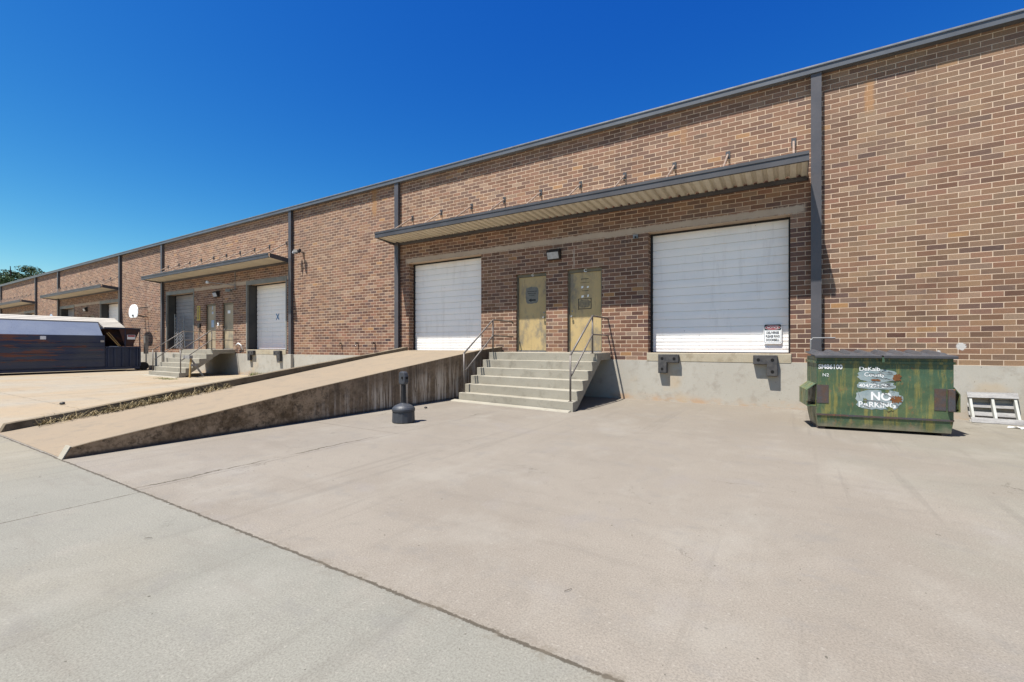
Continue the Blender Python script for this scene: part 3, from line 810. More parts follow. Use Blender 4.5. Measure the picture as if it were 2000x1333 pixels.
weeds('moss_patch', M['greenweed'], 'low green weeds on concrete in front of the far steps', 'weeds',
      [(-22.3, -2.95, 0), (-21.4, -3.0, 0), (-20.9, -3.0, 0)], 500, 0.01, 0.05, 0.12, 13)

# ------------------------------------------------------------------ concrete stairs with rails
def flx(y): return -3.97 - 0.0737 * y
RFR = [-2.86, -2.58, -2.22, -1.87, -1.57, -1.22]
LFR = [-2.52, -2.27, -2.03, -1.77, -1.51, -1.22]
TOP = [0.195, 0.388, 0.582, 0.775, 0.968, 1.160]
def stairs(dx, label, RFR=RFR, LFR=LFR, shy=0.0):
    r = empty('concrete_stairs', (-5.4 + dx, -1.3, 0))
    tag(r, label, 'stairs', 'concrete stairs up to the paired steel doors')
    XLf = -6.93; YM = 0.90 if not shy else 0.72; SL = 0.985 / (-RFR[0] - YM - 0.22)
    m = MB()
    # treads as slabs following the raking soffit: every step is a block from its front to the next
    bt = [0.0, 0.05, 0.26, 0.50, 0.74, 0.98]
    for k in range(6):
        yr, yl = RFR[k], LFR[k]
        if k < 5: er, el = RFR[k + 1], LFR[k + 1]
        else: er, el = -0.034, -0.034
        z0 = -0.05 if k < 1 else bt[k]
        z1 = bt[k + 1] if k < 5 else 0.985
        if k == 0: z0 = z1 = -0.03
        xr0, xr1 = flx(yr), flx(er)
        zt = TOP[k]
        if k == 5:
            ym = -YM
            m.hexa([(XLf + dx, yl, .80), (xr0 + dx, yr, .80), (flx(ym) + dx, ym, .985), (XLf + dx, ym, .985), (XLf + dx, yl, zt), (xr0 + dx, yr, zt), (flx(ym) + dx, ym, zt), (XLf + dx, ym, zt)])
            m.hexa([(XLf + dx, ym, .985), (flx(ym) + dx, ym, .985), (xr1 + dx, er, .985), (XLf + dx, el, .985), (XLf + dx, ym, zt), (flx(ym) + dx, ym, zt), (xr1 + dx, er, zt), (XLf + dx, el, zt)])
        else:
            def soff(y): return max(-0.03, 0.985 + (y + YM) * SL)
            s0 = soff(yr) if k else -0.03
            s1 = soff(er)
            m.hexa([(XLf + dx, yl, s0), (xr0 + dx, yr, s0), (xr1 + dx, er, s1), (XLf + dx, el, s1), (XLf + dx, yl, zt), (xr0 + dx, yr, zt), (xr1 + dx, er, zt), (XLf + dx, el, zt)])
    m.build('steps', M['step'], r, bevel=0.006)
    # worn pad in front
    MB().hexa([(XLf - .12 + dx, LFR[0] - .2, -.02), (-3.78 + dx, RFR[0] - .17, -.02), (-3.80 + dx, RFR[0] - .02, -.02), (XLf - .12 + dx, LFR[0] + .02, -.02),
               (XLf - .10 + dx, LFR[0] - .17, .022), (-3.80 + dx, RFR[0] - .14, .018), (-3.80 + dx, RFR[0] - .02, .03), (XLf - .12 + dx, LFR[0] - .01, .03)]).build('pad', M['step'], r)
    # pipe rails
    def rail(pts_top, pts_mid, posts):
        h = empty('handrail', (0, 0, 0)); h.parent = None
        bpy.data.objects.remove(h)
        m = MB(); m.tube([(x + dx, y, z) for x, y, z in pts_top], 0.021, 10)
        for a, b in posts: m.tube([(a[0] + dx, a[1], a[2]), (b[0] + dx, b[1], b[2])], 0.021, 10)
        m.tube([(x + dx, y, z) for x, y, z in pts_mid], 0.019, 10)
        o = m.build('handrail', M['rail'], r, smooth=True)
        bp = MB()
        for a, b in posts: bp.lathe([(0.05, a[2] + .001), (0.05, a[2] + 0.012), (0.03, a[2] + 0.014)], (a[0] + dx, a[1]), 14)
        bp.build('base_plate', M['rail'], o)
        return o
    q = shy; e = 0.25 if shy else 0.0
    rail([(-3.85, -2.78 + q, 1.14), (-3.96, -1.30 + e, 2.03), (-4.05, -0.05, 2.04), (-4.05, -0.002, 2.02)],
         [(-3.85, -2.74 + q, 0.72), (-3.96, -1.30 + e, 1.60), (-4.05, -0.05, 1.60), (-4.05, -0.002, 1.60)],
         [((-3.85, -2.78 + q, 0.19), (-3.85, -2.78 + q, 1.14)), ((-3.96, -1.30 + e, 1.15), (-3.96, -1.30 + e, 2.03))])
    rail([(-6.85, -2.42 + q * .5, 1.15), (-6.85, -1.15 + q * .4, 2.03), (-6.85, -0.20, 2.03), (-6.85, -0.12, 1.98)],
         [(-6.85, -2.36 + q * .5, 0.72), (-6.85, -1.15 + q * .4, 1.61), (-6.85, -0.12, 1.59)],
         [((-6.85, -2.42 + q * .5, 0.19), (-6.85, -2.42 + q * .5, 1.15)), ((-6.85, -1.15 + q * .4, 1.15), (-6.85, -1.15 + q * .4, 2.03))])
    return r
stairs(0, 'six concrete steps with pipe handrails beside the ramp, near bay')
stairs(-18.06, 'farther concrete steps with pipe handrails, wooden trestle in front', [-2.39, -2.14, -1.86, -1.60, -1.31, -1.04], [-2.32, -2.10, -1.90, -1.66, -1.40, -1.10], 0.47)

# ------------------------------------------------------------------ dock bumpers
def bumper(x0, x1, side):
    r = empty('dock_bumper', ((x0 + x1) / 2, -0.03, 0.68))
    wd = 0.20; y0, y1 = -0.15, -0.036
    if side < 0: pts = [(x0, .68), (x0 + wd, .68), (x0 + wd, .93), (x1, .93), (x1, 1.13), (x0, 1.13)]
    else: pts = [(x1, .68), (x1, 1.13), (x0, 1.13), (x0, .93), (x1 - wd, .93), (x1 - wd, .68)]
    MB().prism([(a, y0, b) for a, b in pts], (0, y1 - y0, 0)).build('rubber_block', M['rubber'], r, bevel=0.012)
    vx = x0 + 0.095 if side < 0 else x1 - 0.095
    ox = x1 - 0.10 if side < 0 else x0 + 0.10
    for (hx, hz) in ((vx, .78), (vx, 1.03), (ox, 1.03)):
        MB().tube([(hx, y0 + .004, hz), (hx, y0 - 0.003, hz)], 0.034, 16).build('bolt_hole', M['hole'], r)
    return r
G = 'black rubber dock bumpers under the roller doors'
bl = bumper(-2.75, -2.28, -1); tag(bl, 'rubber dock bumper under left end of the wide near roller door', 'bumper', G)
br_ = bumper(-0.73, -0.27, 1); tag(br_, 'rubber dock bumper below the notice sign, left of the dumpster', 'bumper', G)
c = copy_tree(bl, (bl.location.x - 18.06, bl.location.y, bl.location.z)); c['label'] = 'rubber dock bumper under left end of the blue-marked roller door'
c = copy_tree(br_, (br_.location.x - 18.06, br_.location.y, br_.location.z)); c['label'] = 'rubber dock bumper under right end of the blue-marked roller door'

# ------------------------------------------------------------------ wall lamps
def wallpack(x, label, z=3.69):
    r = empty('wall_light', (x, 0, z))
    MB().prism([(x - .19, -0.002, z + .29), (x - .19, -0.13, z + .27), (x - .19, -0.18, z + .20), (x - .19, -0.165, z + .19), (x - .19, -0.10, z + .0), (x - .19, -0.002, z)], (.38, 0, 0)).build('housing', M['lamp_body'], r, bevel=0.006)
    MB().hexa([(x - .165, -0.118, z + .02), (x + .165, -0.118, z + .02), (x + .165, -0.100, z + .02), (x - .165, -0.100, z + .02), (x - .165, -0.182, z + .19), (x + .165, -0.182, z + .19), (x + .165, -0.164, z + .19), (x - .165, -0.164, z + .19)]).build('lens', M['lens'], r)
    return tag(r, label, 'wall light', 'box lights on the wall above the steel doors')
wallpack(-5.565, 'box light above the two ochre doors of the near bay')
wallpack(-23.7, 'box light above the two tan doors behind the farther steps')
wallpack(-41.3, 'small box light above the distant compactor, third bay')
def flood(x, z, label):
    r = empty('floodlight', (x, 0, z))
    MB().lathe([(0.07, z - .01), (0.07, z + .01)], (x, -0.05), 12).tube([(x, 0, z), (x, -0.12, z), (x - .05, -0.16, z)], 0.02, 8).build('mount', M['galv'], r)
    for dx, an in ((-.20, 35), (.05, -25)):
        h = MB().obox((x + dx, -0.22, z + .02), (.17, .10, .15), Matrix.Rotation(R(an), 3, 'Z') @ Matrix.Rotation(R(-25), 3, 'X')).build('lamp_head', M['lamp_body'], r, bevel=0.01)
        MB().obox((x + dx - .01, -0.28, z - .005), (.13, .012, .11), Matrix.Rotation(R(an), 3, 'Z') @ Matrix.Rotation(R(-25), 3, 'X')).build('lens', M['lens'], r)
    return tag(r, label, 'floodlight')
flood(-16.9, 5.12, 'twin-head floodlight high on the blank brick wall between bays')
# motion sensor box
r = empty('wall_sensor', (-3.33, 0, 4.03))
MB().box(-3.39, -3.27, -0.05, -0.002, 4.0, 4.10).build('box', M['galv'], r, bevel=0.006)
MB().tube([(-3.33, -0.05, 4.04), (-3.31, -0.10, 4.02)], 0.022, 10).build('eye', M['black'], r)
tag(r, 'small grey sensor box on the brick left of the wide roller door', 'sensor')
# conduit with sign lamp of the far bay
r = empty('conduit_lamp', (-22.03, 0, 4.0))
MB().tube([(-22.03, -.05, 4.80), (-22.03, -.05, 3.95), (-21.85, -.3, 3.92)], 0.02, 8).tube([(-22.03, -.06, 4.15), (-23.6, -.5, 4.35)], 0.016, 8).build('pipe', M['galv'], r)
MB().obox((-22.2, -.25, 3.9), (.25, .12, .14), Matrix.Rotation(R(20), 3, 'Z')).build('lamp_head', M['steel_frame'], r, bevel=.01)
MB().lathe([(0.05, 4.29), (0.075, 4.33), (0.05, 4.41)], (-23.62, -.5), 12).build('lamp_head', M['sign_white'], r)
tag(r, 'grey conduit with swivel lamp hanging under the second canopy', 'lamp')

# taps / valves on the blank wall
for i, x in enumerate((-14.55, -13.62, -12.72)):
    r = empty('hose_tap', (x, 0, 1.36))
    MB().tube([(x, 0, 1.42), (x, -.09, 1.42), (x, -.11, 1.34)], .018, 8).build('spout', M['lamp_body'] if i != 1 else M['galv'], r)
    MB().lathe([(.045, 1.455), (.045, 1.47)], (x, -.06), 10).tube([(x, -.06, 1.42), (x, -.06, 1.47)], .01, 8).build('handle', M['lamp_body'], r)
    tag(r, ['leftmost small wall tap low on the blank wall above the ramp', 'pale metal wall tap, middle one of three above the ramp', 'rightmost small wall tap, closest to the pilaster by the ramp'][i], 'tap', 'small taps low on the brick wall')

# yellow sign and doorbell between far doors
r = empty('yellow_sign', (-25.55, 0, 2.6)); MB().box(-25.72, -25.42, -.02, -.003, 2.62, 3.35).build('panel', M['sign_yellow'], r)
m = MB()
for k in range(9): m.box(-25.66, -25.48 - .02 * (k % 3), -.0225, -.0205, 3.25 - k * .07, 3.285 - k * .07)
m.build('small_print', M['sign_black'], r)
tag(r, 'narrow yellow sign on brick right of the far left roller door', 'sign')
r = empty('intercom_box', (-25.45, 0, 2.2)); MB().box(-25.55, -25.35, -.08, -.003, 2.25, 2.45).build('box', M['lamp_body'], r, bevel=.01)
MB().tube([(-25.5, -.03, 2.25), (-25.5, -.03, 1.17)], .015, 8).build('conduit', M['galv'], r)
tag(r, 'dark box with conduit under the yellow sign', 'box')
r = empty('bell_box', (-23.35, 0, 2.3)); MB().box(-23.66, -23.54, -.05, -.003, 2.3, 2.45).build('box', M['sign_white'], r, bevel=.01)
MB().tube([(-23.6, -.053, 2.37), (-23.6, -.06, 2.37)], .02, 10).build('button', M['black'], r)
tag(r, 'small white bell box between the two tan doors', 'doorbell')
r = empty('wall_plaque', (-48.4, 0, 3.0))
MB().tube([(-48.9, -.003, 3.35), (-48.9, -.02, 3.35)], .45, 24).build('disc', M['sign_blue'], r)
MB().tube([(-48.9, -.021, 3.35), (-48.9, -.024, 3.35)], .22, 20).build('emblem', M['blue'], r)
tag(r, 'faint pale blue round sign on distant brick wall between bays', 'sign')
# white bent pipe by the far landing
r = empty('vent_pipe', (-21.6, 0, 1.2)); MB().tube([(-21.45, -.01, 1.15), (-21.45, -.10, 1.38), (-21.62, -.12, 1.45), (-21.8, -.12, 1.36)], .03, 8).build('pipe', M['sign_white'], r, smooth=True)
tag(r, 'short white bent pipe on the brick beside the far landing', 'pipe')

# ------------------------------------------------------------------ notice sign on the near roller door
r = empty('notice_sign', (-0.37, 0.24, 1.38))
ns = M
def rrect(x0, x1, z0, z1, rad, y, n=5):
    pts = []
    for cx, cz, a0 in ((x1 - rad, z1 - rad, 0), (x0 + rad, z1 - rad, 90), (x0 + rad, z0 + rad, 180), (x1 - rad, z0 + rad, 270)):
        for k in range(n + 1):
            t = R(a0 + 90 * k / n); pts.append((cx + rad * math.cos(t), y, cz + rad * math.sin(t)))
    return pts[::-1]
sx0, sx1, sz0, sz1, sy = -0.545, -0.20, 1.375, 1.82, 0.232
MB().prism(rrect(sx0, sx1, sz0, sz1, .035, sy), (0, .003, 0)).build('panel', M['sign_white'], r)
# black outline ring
def ring(x0, x1, z0, z1, rad, wd, y):
    o = rrect(x0, x1, z0, z1, rad, y); i = rrect(x0 + wd, x1 - wd, z0 + wd, z1 - wd, rad - wd * .7, y); m = MB(); n = len(o)
    for k in range(n): m.poly([o[k], o[(k + 1) % n], i[(k + 1) % n], i[k]])
    return m
ring(sx0 + .012, sx1 - .012, sz0 + .02, sz1 - .018, .03, .006, sy - .001).build('border', M['sign_black'], r)
hd = rrect(sx0 + .019, sx1 - .019, sz1 - .145, sz1 - .024, .02, sy - .0016)
MB().prism(hd, (0, -.0004, 0)).build('header', M['sign_black'], r)
def ell(cx, cz, a, b, y, n=36): return [(cx + a * math.cos(-2 * math.pi * k / n), y, cz + b * math.sin(-2 * math.pi * k / n)) for k in range(n)]
cxs = (sx0 + sx1) / 2
MB().prism(ell(cxs, sz1 - .085, .150, .053, sy - .0028), (0, -.0004, 0)).build('oval_rim', M['sign_white'], r)
MB().prism(ell(cxs, sz1 - .085, .142, .047, sy - .0038), (0, -.0004, 0)).build('oval', M['sign_red'], r)
text('NOTICE', .062, (cxs, sy - .0052, sz1 - .107), 'lettering', M['white'], r, bold=.0018, sx=.98)
for s_, zz, k in (('DELIVERIES', .222, .86), ('PLEASE RING', .302, .80), ('DOORBELL', .382, .88)):
    text(s_, .072, (cxs, sy - .0022, sz1 - zz), 'lettering', M['sign_black'], r, bold=.0016, sx=k * .80)
tag(r, 'white notice sign with red oval on the wide roller door', 'sign')

# ------------------------------------------------------------------ ash stand
AX, AY = -5.78, -5.52
r = empty('ash_receptacle', (AX, AY, 0))
MB().lathe([(.185, 0), (.197, .015), (.193, .10), (.190, .185)], (AX, AY), 14).build('base', M['ash'], r)
MB().lathe([(.178, .185), (.178, .193), (.196, .195), (.198, .215), (.198, .235), (.185, .262), (.15, .292), (.10, .315), (.055, .33), (.05, .34)], (AX, AY), 40).build('shroud', M['ash'], r, smooth=False)
m = MB().lathe([(.050, .335), (.046, .36), (.038, .60), (.036, .66)], (AX, AY), 12)
for k in range(6):
    t = k * math.pi / 3
    m.tube([(AX + .043 * math.cos(t), AY + .043 * math.sin(t), .345), (AX + .036 * math.cos(t), AY + .036 * math.sin(t), .655)], .007, 6)
m.build('pole', M['black'], r)
hdm = MB().prism([(AX - .075, AY - .05, z) if False else (AX + q[0], AY - .05, q[1]) for q in ((-.055, .655), (.055, .655), (.078, .70), (.078, .80), (.055, .865), (.02, .885), (-.04, .885), (-.075, .855), (-.078, .70))], (0, .10, 0))
hdm.build('head', M['ash'], r, bevel=0.018)
MB().tube([(AX + .025, AY - .0505, .775), (AX + .028, AY - .055, .775)], .024, 14).build('opening', M['hole'], r)
MB().tube([(AX + .078, AY + .0, .775), (AX + .083, AY, .775)], .024, 14).build('opening', M['hole'], r)
tag(r, 'charcoal plastic cigarette receptacle with round base standing by the ramp', 'ash bin')

# ------------------------------------------------------------------ dumpster
DY = R(8.0)
r = empty('dumpster', (0.33, -2.50, 0), DY)
tag(r, 'rusty green dumpster with black lids and torn stickers', 'dumpster')
WD, DP = 1.685, 0.80
def B(m, name, mat, par=r, **k): return m.build(name, mat, par, world=False, **k)
body = MB().hexa([(0.02, 0.02, .045), (WD - .02, .02, .045), (WD - .02, DP - .12, .045), (.02, DP - .12, .045), (0, 0, .235), (WD, 0, .235), (WD, DP, .235), (0, DP, .235)])
body.box(0, WD, 0, DP, .2352, 1.05)
bd = B(body, 'body', M['dump'])
W[bd.name] = W[r.name]
rim = MB().box(-.018, WD + .018, -.022, -.001, 1.055, 1.092).box(-.018, -.001, 0, DP, 1.055, 1.092).box(WD + .001, WD + .018, 0, DP, 1.055, 1.092).box(.0, WD, .003, DP - .003, 1.0502, 1.16)
B(rim, 'rim', M['dump'])
B(MB().box(-.004, WD + .004, -.008, -.001, .222, .250), 'weld_seam', M['rusty'])
B(MB().box(.02, .12, .05, DP - .15, .0, .044), 'skid', M['rusty'])
B(MB().box(WD - .12, WD - .02, .05, DP - .15, .0, .044), 'skid', M['rusty'])
B(MB().box(.0, .16, -.006, -.001, .42, .71), 'wear_plate', M['rusty'])
B(MB().box(WD - .22, WD - .085, -.006, -.001, .38, .70), 'wear_plate', M['rusty'])
for side in (-1, 1):
    x0, x1 = (-.135, -.002) if side < 0 else (WD - .08, WD + .085)
    y0, y1 = (.02, DP - .12) if side < 0 else (.02, DP - .25)
    m = MB()
    if side > 0: x0, x1 = WD + .002, WD + .085
    z0, z1 = .36, .68
    xo, xi = (x0, x1) if side < 0 else (x1, x0)
    # fork sleeve: open tube with sloped top
    m.hexa([(xo, y0, z0 + .03), (xo, y1, z0 + .03), (xo, y1, z0 + .03), (xo, y0, z0 + .03)][:0] + [(min(xo, xi), y0, z0), (max(xo, xi), y0, z0), (max(xo, xi), y1, z0), (min(xo, xi), y1, z0), (min(xo, xi), y0, z0 + .012), (max(xo, xi), y0, z0 + .012), (max(xo, xi), y1, z0 + .012), (min(xo, xi), y1, z0 + .012)])
    w_ = .012 if side < 0 else -.012
    a0, a1 = sorted((xo, xo + w_))
    m.box(a0, a1, y0, y1, z0 + .0125, z1 - .06)
    m.hexa([(a0, y0, z1 - .0595), (a1, y0, z1 - .0595), (a1, y1, z1 - .0595), (a0, y1, z1 - .0595)] + ([(xi - .012, y0, z1 + .045), (xi, y0, z1 + .045), (xi, y1, z1 + .045), (xi - .012, y1, z1 + .045)] if side < 0 else [(xi, y0, z1 + .045), (xi + .012, y0, z1 + .045), (xi + .012, y1, z1 + .045), (xi, y1, z1 + .045)]))
    B(m, 'fork_sleeve', M['dump'])
B(MB().box(WD - .075, WD + .004, -.055, -.0065, .37, .70), 'fork_guide', M['rusty'], bevel=.008)
for k, (a, b) in enumerate(((-.03, WD * .5 - .012), (WD * .5 + .012, WD + .035))):
    m = MB()
    ya, yb = -.045, DP + .02
    za, zb = 1.185, 1.235
    m.hexa([(a, ya, za - .018), (b, ya, za - .018), (b, yb, zb - .018), (a, yb, zb - .018), (a, ya, za), (b, ya, za), (b, yb, zb), (a, yb, zb)])
    m.hexa([(a, ya - .012, za - .045), (b, ya - .012, za - .045), (b, ya, za - .045), (a, ya, za - .045), (a, ya - .012, za - .002), (b, ya - .012, za - .002), (b, ya, za - .002), (a, ya, za - .002)])
    n = 4; st = (b - a) / n
    for q in range(n):
        c0 = a + st * (q + .2); c1 = a + st * (q + .78)
        m.hexa([(c0, ya + .10, za + .002), (c1, ya + .10, za + .002), (c1, yb - .05, zb - .0), (c0, yb - .05, zb - .0), (c0 + .04, ya + .17, za + .040), (c1 - .04, ya + .17, za + .040), (c1 - .04, yb - .10, zb + .035), (c0 + .04, yb - .10, zb + .035)])
    B(m, 'lid', M['lid'], bevel=.008)
B(MB().box(WD * .5 - .010, WD * .5 + .022, -.05, -.024, 1.08, 1.16), 'lid_catch', M['dump'])
B(MB().tube([(.06, DP + .03, 1.2), (.06, DP + .03, 1.44), (.09, DP + .03, 1.47), (.42, DP + .03, 1.47)], .012, 8), 'lid_bar', M['galv'])
# stickers
def rr(x0, x1, z0, z1, y, seed, jit=.10, n=26):
    return ragged((x0 + x1) / 2, (z0 + z1) / 2, (x1 - x0) / 2, (z1 - z0) / 2, n, jit, seed, y)
for q in ((.54, 1.02, .78, .965, -.0015, 21, .08), (.54, 1.0, .665, .775, -.0015, 22, .08), (.52, 1.08, .36, .655, -.0015, 23, .09, 34)):
    B(MB().prism(rr(*q), (0, -.001, 0)), 'torn_sticker', M['sticker'], bd)
for q in ((.955, 1.08, .47, .57, -.0060, 24, .3), (.98, 1.07, .80, .90, -.0060, 25, .3), (.72, .82, .79, .82, -.0060, 26, .3)):
    B(MB().prism(rr(*q), (0, -.0005, 0)), 'rust_patch', M['rustpatch'], bd)
for q in ((.60, .66, .45, .52, -.0060, 28, .35), (.84, .93, .61, .66, -.0060, 29, .35), (.90, .98, .34, .40, -.0060, 30, .35)):
    B(MB().prism(rr(*q), (0, -.0005, 0)), 'bare_patch', M['dump'], bd)
pe = MB(); rnd = random.Random(9)
for (x0, z0, x1, z1) in ((.66, .90, .98, .885), (.72, .845, 1.0, .80), (.70, .76, .95, .745), (.72, .715, .98, .70), (.62, .48, .92, .455), (.60, .415, .70, .365), (.86, .60, 1.0, .53), (.78, .47, .86, .41), (.98, .47, 1.05, .40), (.54, .62, .56, .52), (.90, .73, 1.0, .70), (.80, .935, .97, .90)):
    n = 7; pts = []
    for q in range(n):
        f = q / (n - 1); pts.append((x0 + (x1 - x0) * f, z0 + (z1 - z0) * f + rnd.uniform(-.010, .010)))
    for (a, b) in zip(pts, pts[1:]):
        h1, h2 = rnd.uniform(.006, .022), rnd.uniform(.006, .022)
        pe.poly([(a[0], -.0070, a[1]), (b[0], -.0070, b[1]), (b[0], -.012, b[1] + h2), (a[0], -.012, a[1] + h1)])
B(pe, 'peeled_edge', M['peel'], bd)
def dt(s_, size, x, z, **k):
    return text(s_, size, (x, -.0045, z), 'lettering', M['white'], bd, world=False, align='LEFT', ext=.0004, **k)
dt('SM86100', .10, .02, .965, bold=.0025, sx=.86)
dt('N2', .07, .075, .845, bold=.0)
dt('DeKalb', .088, .555, .945, bold=.0015)
dt('County', .085, .62, .86, bold=.001)
dt('404/294-29', .078, .555, .69, bold=.0015)
dt('NO', .17, .70, .50, bold=.006, sx=.95)
dt('PARKING', .12, .545, .385, bold=.003, sx=.93)

# ------------------------------------------------------------------ pallet leaning on wall
r = empty('broken_pallet', (2.66, -0.36, 0.0), R(-1))
tag(r, 'grey broken wooden pallet leaning on the foundation right of the dumpster', 'pallet')
tl = Matrix.Rotation(R(-30), 3, 'X')
def pl(m, cx, cy, cz, sx, sy, sz, jz=0.0):
    c = tl @ Vector((cx, cy, cz)); return m.obox(c, (sx, sy, sz), tl @ Matrix.Rotation(jz, 3, 'Y'))
def local(m, nm, mat): return m.build(nm, mat, r, world=False, bevel=.003)
for (z, h, j) in ((.05, .10, .01), (.535, .11, -.015)):
    local(pl(MB(), .31, .0, z, .64, .018, h, j), 'deck_board', M['oldwood'])
for x in (.03, .31, .59): local(pl(MB(), x, .055, .29, .035, .09, .56), 'stringer', M['palewood'])
for (z, h) in ((.06, .09), (.22, .08), (.38, .08), (.53, .09)): local(pl(MB(), .31, .11, z, .63, .016, h), 'back_board', M['oldwood'])
# litter by the pallet
m = MB(); rnd = random.Random(3)
for k in range(7):
    x, y = 3.15 + rnd.uniform(-.12, .35), -.85 + rnd.uniform(-.15, .15); a = rnd.uniform(0, 3)
    ca, sa = math.cos(a) * .10, math.sin(a) * .05
    m.poly([(x - ca, y - sa, .006), (x + sa, y - ca * .4, .02), (x + ca, y + sa, .008), (x - sa, y + ca * .4, .025)])
o = m.build('paper_litter', M['sign_white']); tag(o, 'crumpled white paper scraps on the ground in front of the pallet', 'litter', kind='stuff')
r = empty('corner_guard', (3.47, 0, 0))
MB().box(3.39, 3.58, -.12, -.03, 0.0, .88).build('channel', M['rusty'], r, bevel=.005)
MB().box(3.37, 3.60, -.14, -.125, .02, .07).build('base_plate', M['rusty'], r)
tag(r, 'rusty steel guard post at the right edge beside the pallet', 'post')

# small stones / clods
for (x, y, s_, lab) in ((-7.2 + .55, -4.0, .032, 'small dark clod on the ground beside the ramp wall'), (-14.1, -7.85, .05, 'dark round clod on the concrete left of the ramp')):
    m = MB(); rnd = random.Random(int(abs(x) * 10))
    prof = [(0.3, 0), (.95, .25), (1.0, .7), (.6, 1.15), (.1, 1.3)]
    m.lathe([(a * s_, b * s_ * .9 + .0) for a, b in prof], (x, y), 9)
    m.v = [(a + rnd.uniform(-.2, .2) * s_, b + rnd.uniform(-.2, .2) * s_, max(0, c + rnd.uniform(-.15, .15) * s_)) for a, b, c in m.v]
    tag(m.build('dirt_clod', M['lamp_body'], smooth=True), lab, 'clod')
# twigs
for (x, y, a, lab) in ((-1.05, -9.05, .9, 'thin dark twig on the pinkish slab near the long joint'), (-3.8, -9.95, .5, 'thin dark twig on the grey slab left of the long joint')):
    t = MB().tube([(x, y, .006), (x + .025 * math.cos(a), y + .025 * math.sin(a), .010), (x +   .05 * math.cos(a + .2), y + .05 * math.sin(a + .2), .006)], .0014, 5)
    tag(t.build('twig', M['bark']), lab, 'twig')

# ------------------------------------------------------------------ trestle at far stairs
r = empty('wooden_trestle', (-21.5, -2.2, 0))
tag(r, 'wooden trestle with one yellow and one grey leg before far steps', 'trestle')
MB().obox((-21.48, -2.13, .40), (.09, .045, .80), Matrix.Rotation(R(-3), 3, 'X')).build('leg', M['newwood'], r)['label'] = 'yellow upright leg'
MB().obox((-21.48, -1.86, .39), (.09, .045, .84), Matrix.Rotation(R(32), 3, 'X')).build('leg', M['oldwood'], r)['label'] = 'grey leaning leg'
MB().box(-22.0, -21.42, -2.19, -2.06, .80, .93).build('beam', M['oldwood'], r)
MB().obox((-21.42, -2.0, .52), (.02, .26, .08), Matrix.Identity(3)).build('brace', M['oldwood'], r)

# ------------------------------------------------------------------ folding scissor gate in far left door
r = empty('scissor_gate', (-28.2, .1, 1.17))
m = MB(); x0, x1, z0, z1 = -28.45, -27.45, 1.2, 3.05
n = 5; hh = .17
for layer, sg in ((0.10, 1), (0.115, -1)):
    for k in range(-n - 2, 14):
        for c in range(n):
            xa = x0 + c * (x1 - x0) / n; xb = xa + (x1 - x0) / n
            za = z0 + k * hh + (c % 2) * 0; 
            if sg > 0: p, q = (xa, layer, z0 + (k + c % 2) * hh), (xb, layer, z0 + (k + 1 - c % 2) * hh)
            else: p, q = (xa, layer, z0 + (k + 1 - c % 2) * hh), (xb, layer, z0 + (k + c % 2) * hh)
            if min(p[2], q[2]) < z0 or max(p[2], q[2]) > z1: continue
            m.tube([p, q], .011, 5)
m.build('lattice', M['galv'], r)
MB().tube([(x0, .10, z0), (x0, .10, z1)], .02, 6).build('stile', M['galv'], r)
MB().tube([(x1 + .25, .06, z0), (x1, .10, z1 + .02)], .02, 6).build('stile', M['galv'], r)
tag(r, 'folded diamond lattice steel gate standing in far left loading door', 'gate')

# ------------------------------------------------------------------ basketball backboard
r = empty('basketball_backboard', (-31.9, -.3, 2.9))
pts = [(-32.35, 3.0), (-32.15, 2.93), (-31.45, 2.93), (-31.25, 3.0), (-31.17, 3.2), (-31.20, 3.42), (-31.38, 3.60), (-31.62, 3.68), (-31.98, 3.68), (-32.22, 3.60), (-32.40, 3.42), (-32.43, 3.2)]
MB().prism([(a, -.60, b) for a, b in pts], (0, .03, 0)).build('board', M['sign_white'], r, bevel=.005)
MB().tube([(-31.6, -.57, 3.45), (-31.6, 0, 3.55)], .025, 8).tube([(-32.0, -.57, 3.45), (-32.0, 0, 3.55)], .025, 8).tube([(-31.6, -.57, 3.1), (-31.6, 0, 3.0)], .02, 8).tube([(-32.0, -.57, 3.1), (-32.0, 0, 3.0)], .02, 8).build('bracket', M['lamp_body'], r)
MB().box(-31.86, -31.74, -.64, -.605, 3.0, 3.10).build('rim_mount', M['black'], r)
tag(r, 'white fan-shaped basketball backboard fixed to the brick wall', 'backboard')

# ------------------------------------------------------------------ compactor
r = empty('trash_compactor', (-31.2, -4.5, 0))
tag(r, 'long blue and rusty trash compactor standing at the warehouse wall', 'compactor')
XN = -30.2
def sweepY(prof, y0, y1): return MB().prism([(x, y0, z) for x, z in prof], (0, y1 - y0, 0))
bdy = sweepY([(XN - .03, .22), (XN, .30), (XN, 1.86), (-32.3, 1.86), (-32.3, .22)], -9.2, -2.32)
bo = bdy.build('body', M['compactor'], r, bevel=.01); W[bo.name] = W[r.name]
m = MB()
for (za, zb) in ((.62, .66), (.92, .96), (1.24, 1.28), (1.46, 1.49)): m.box(XN + .001, XN + .035, -9.2, -2.33, za, zb)
m.build('rib', M['compactor'], bo)
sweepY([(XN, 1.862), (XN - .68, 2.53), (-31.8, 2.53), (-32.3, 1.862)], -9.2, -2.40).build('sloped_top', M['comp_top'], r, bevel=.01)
m = MB()
for yy in (-8.9, -7.6, -6.3, -5.0, -3.7, -2.6): m.box(XN - .3, XN - .28 + .02, yy, yy + .06, 2.14, 2.145)
MB().box(XN - .02, XN + .04, -9.2, -.85, .10, .22).box(-32.3, -32.1, -9.2, -.85, .05, .22).build('skid_rail', M['navy'], r)
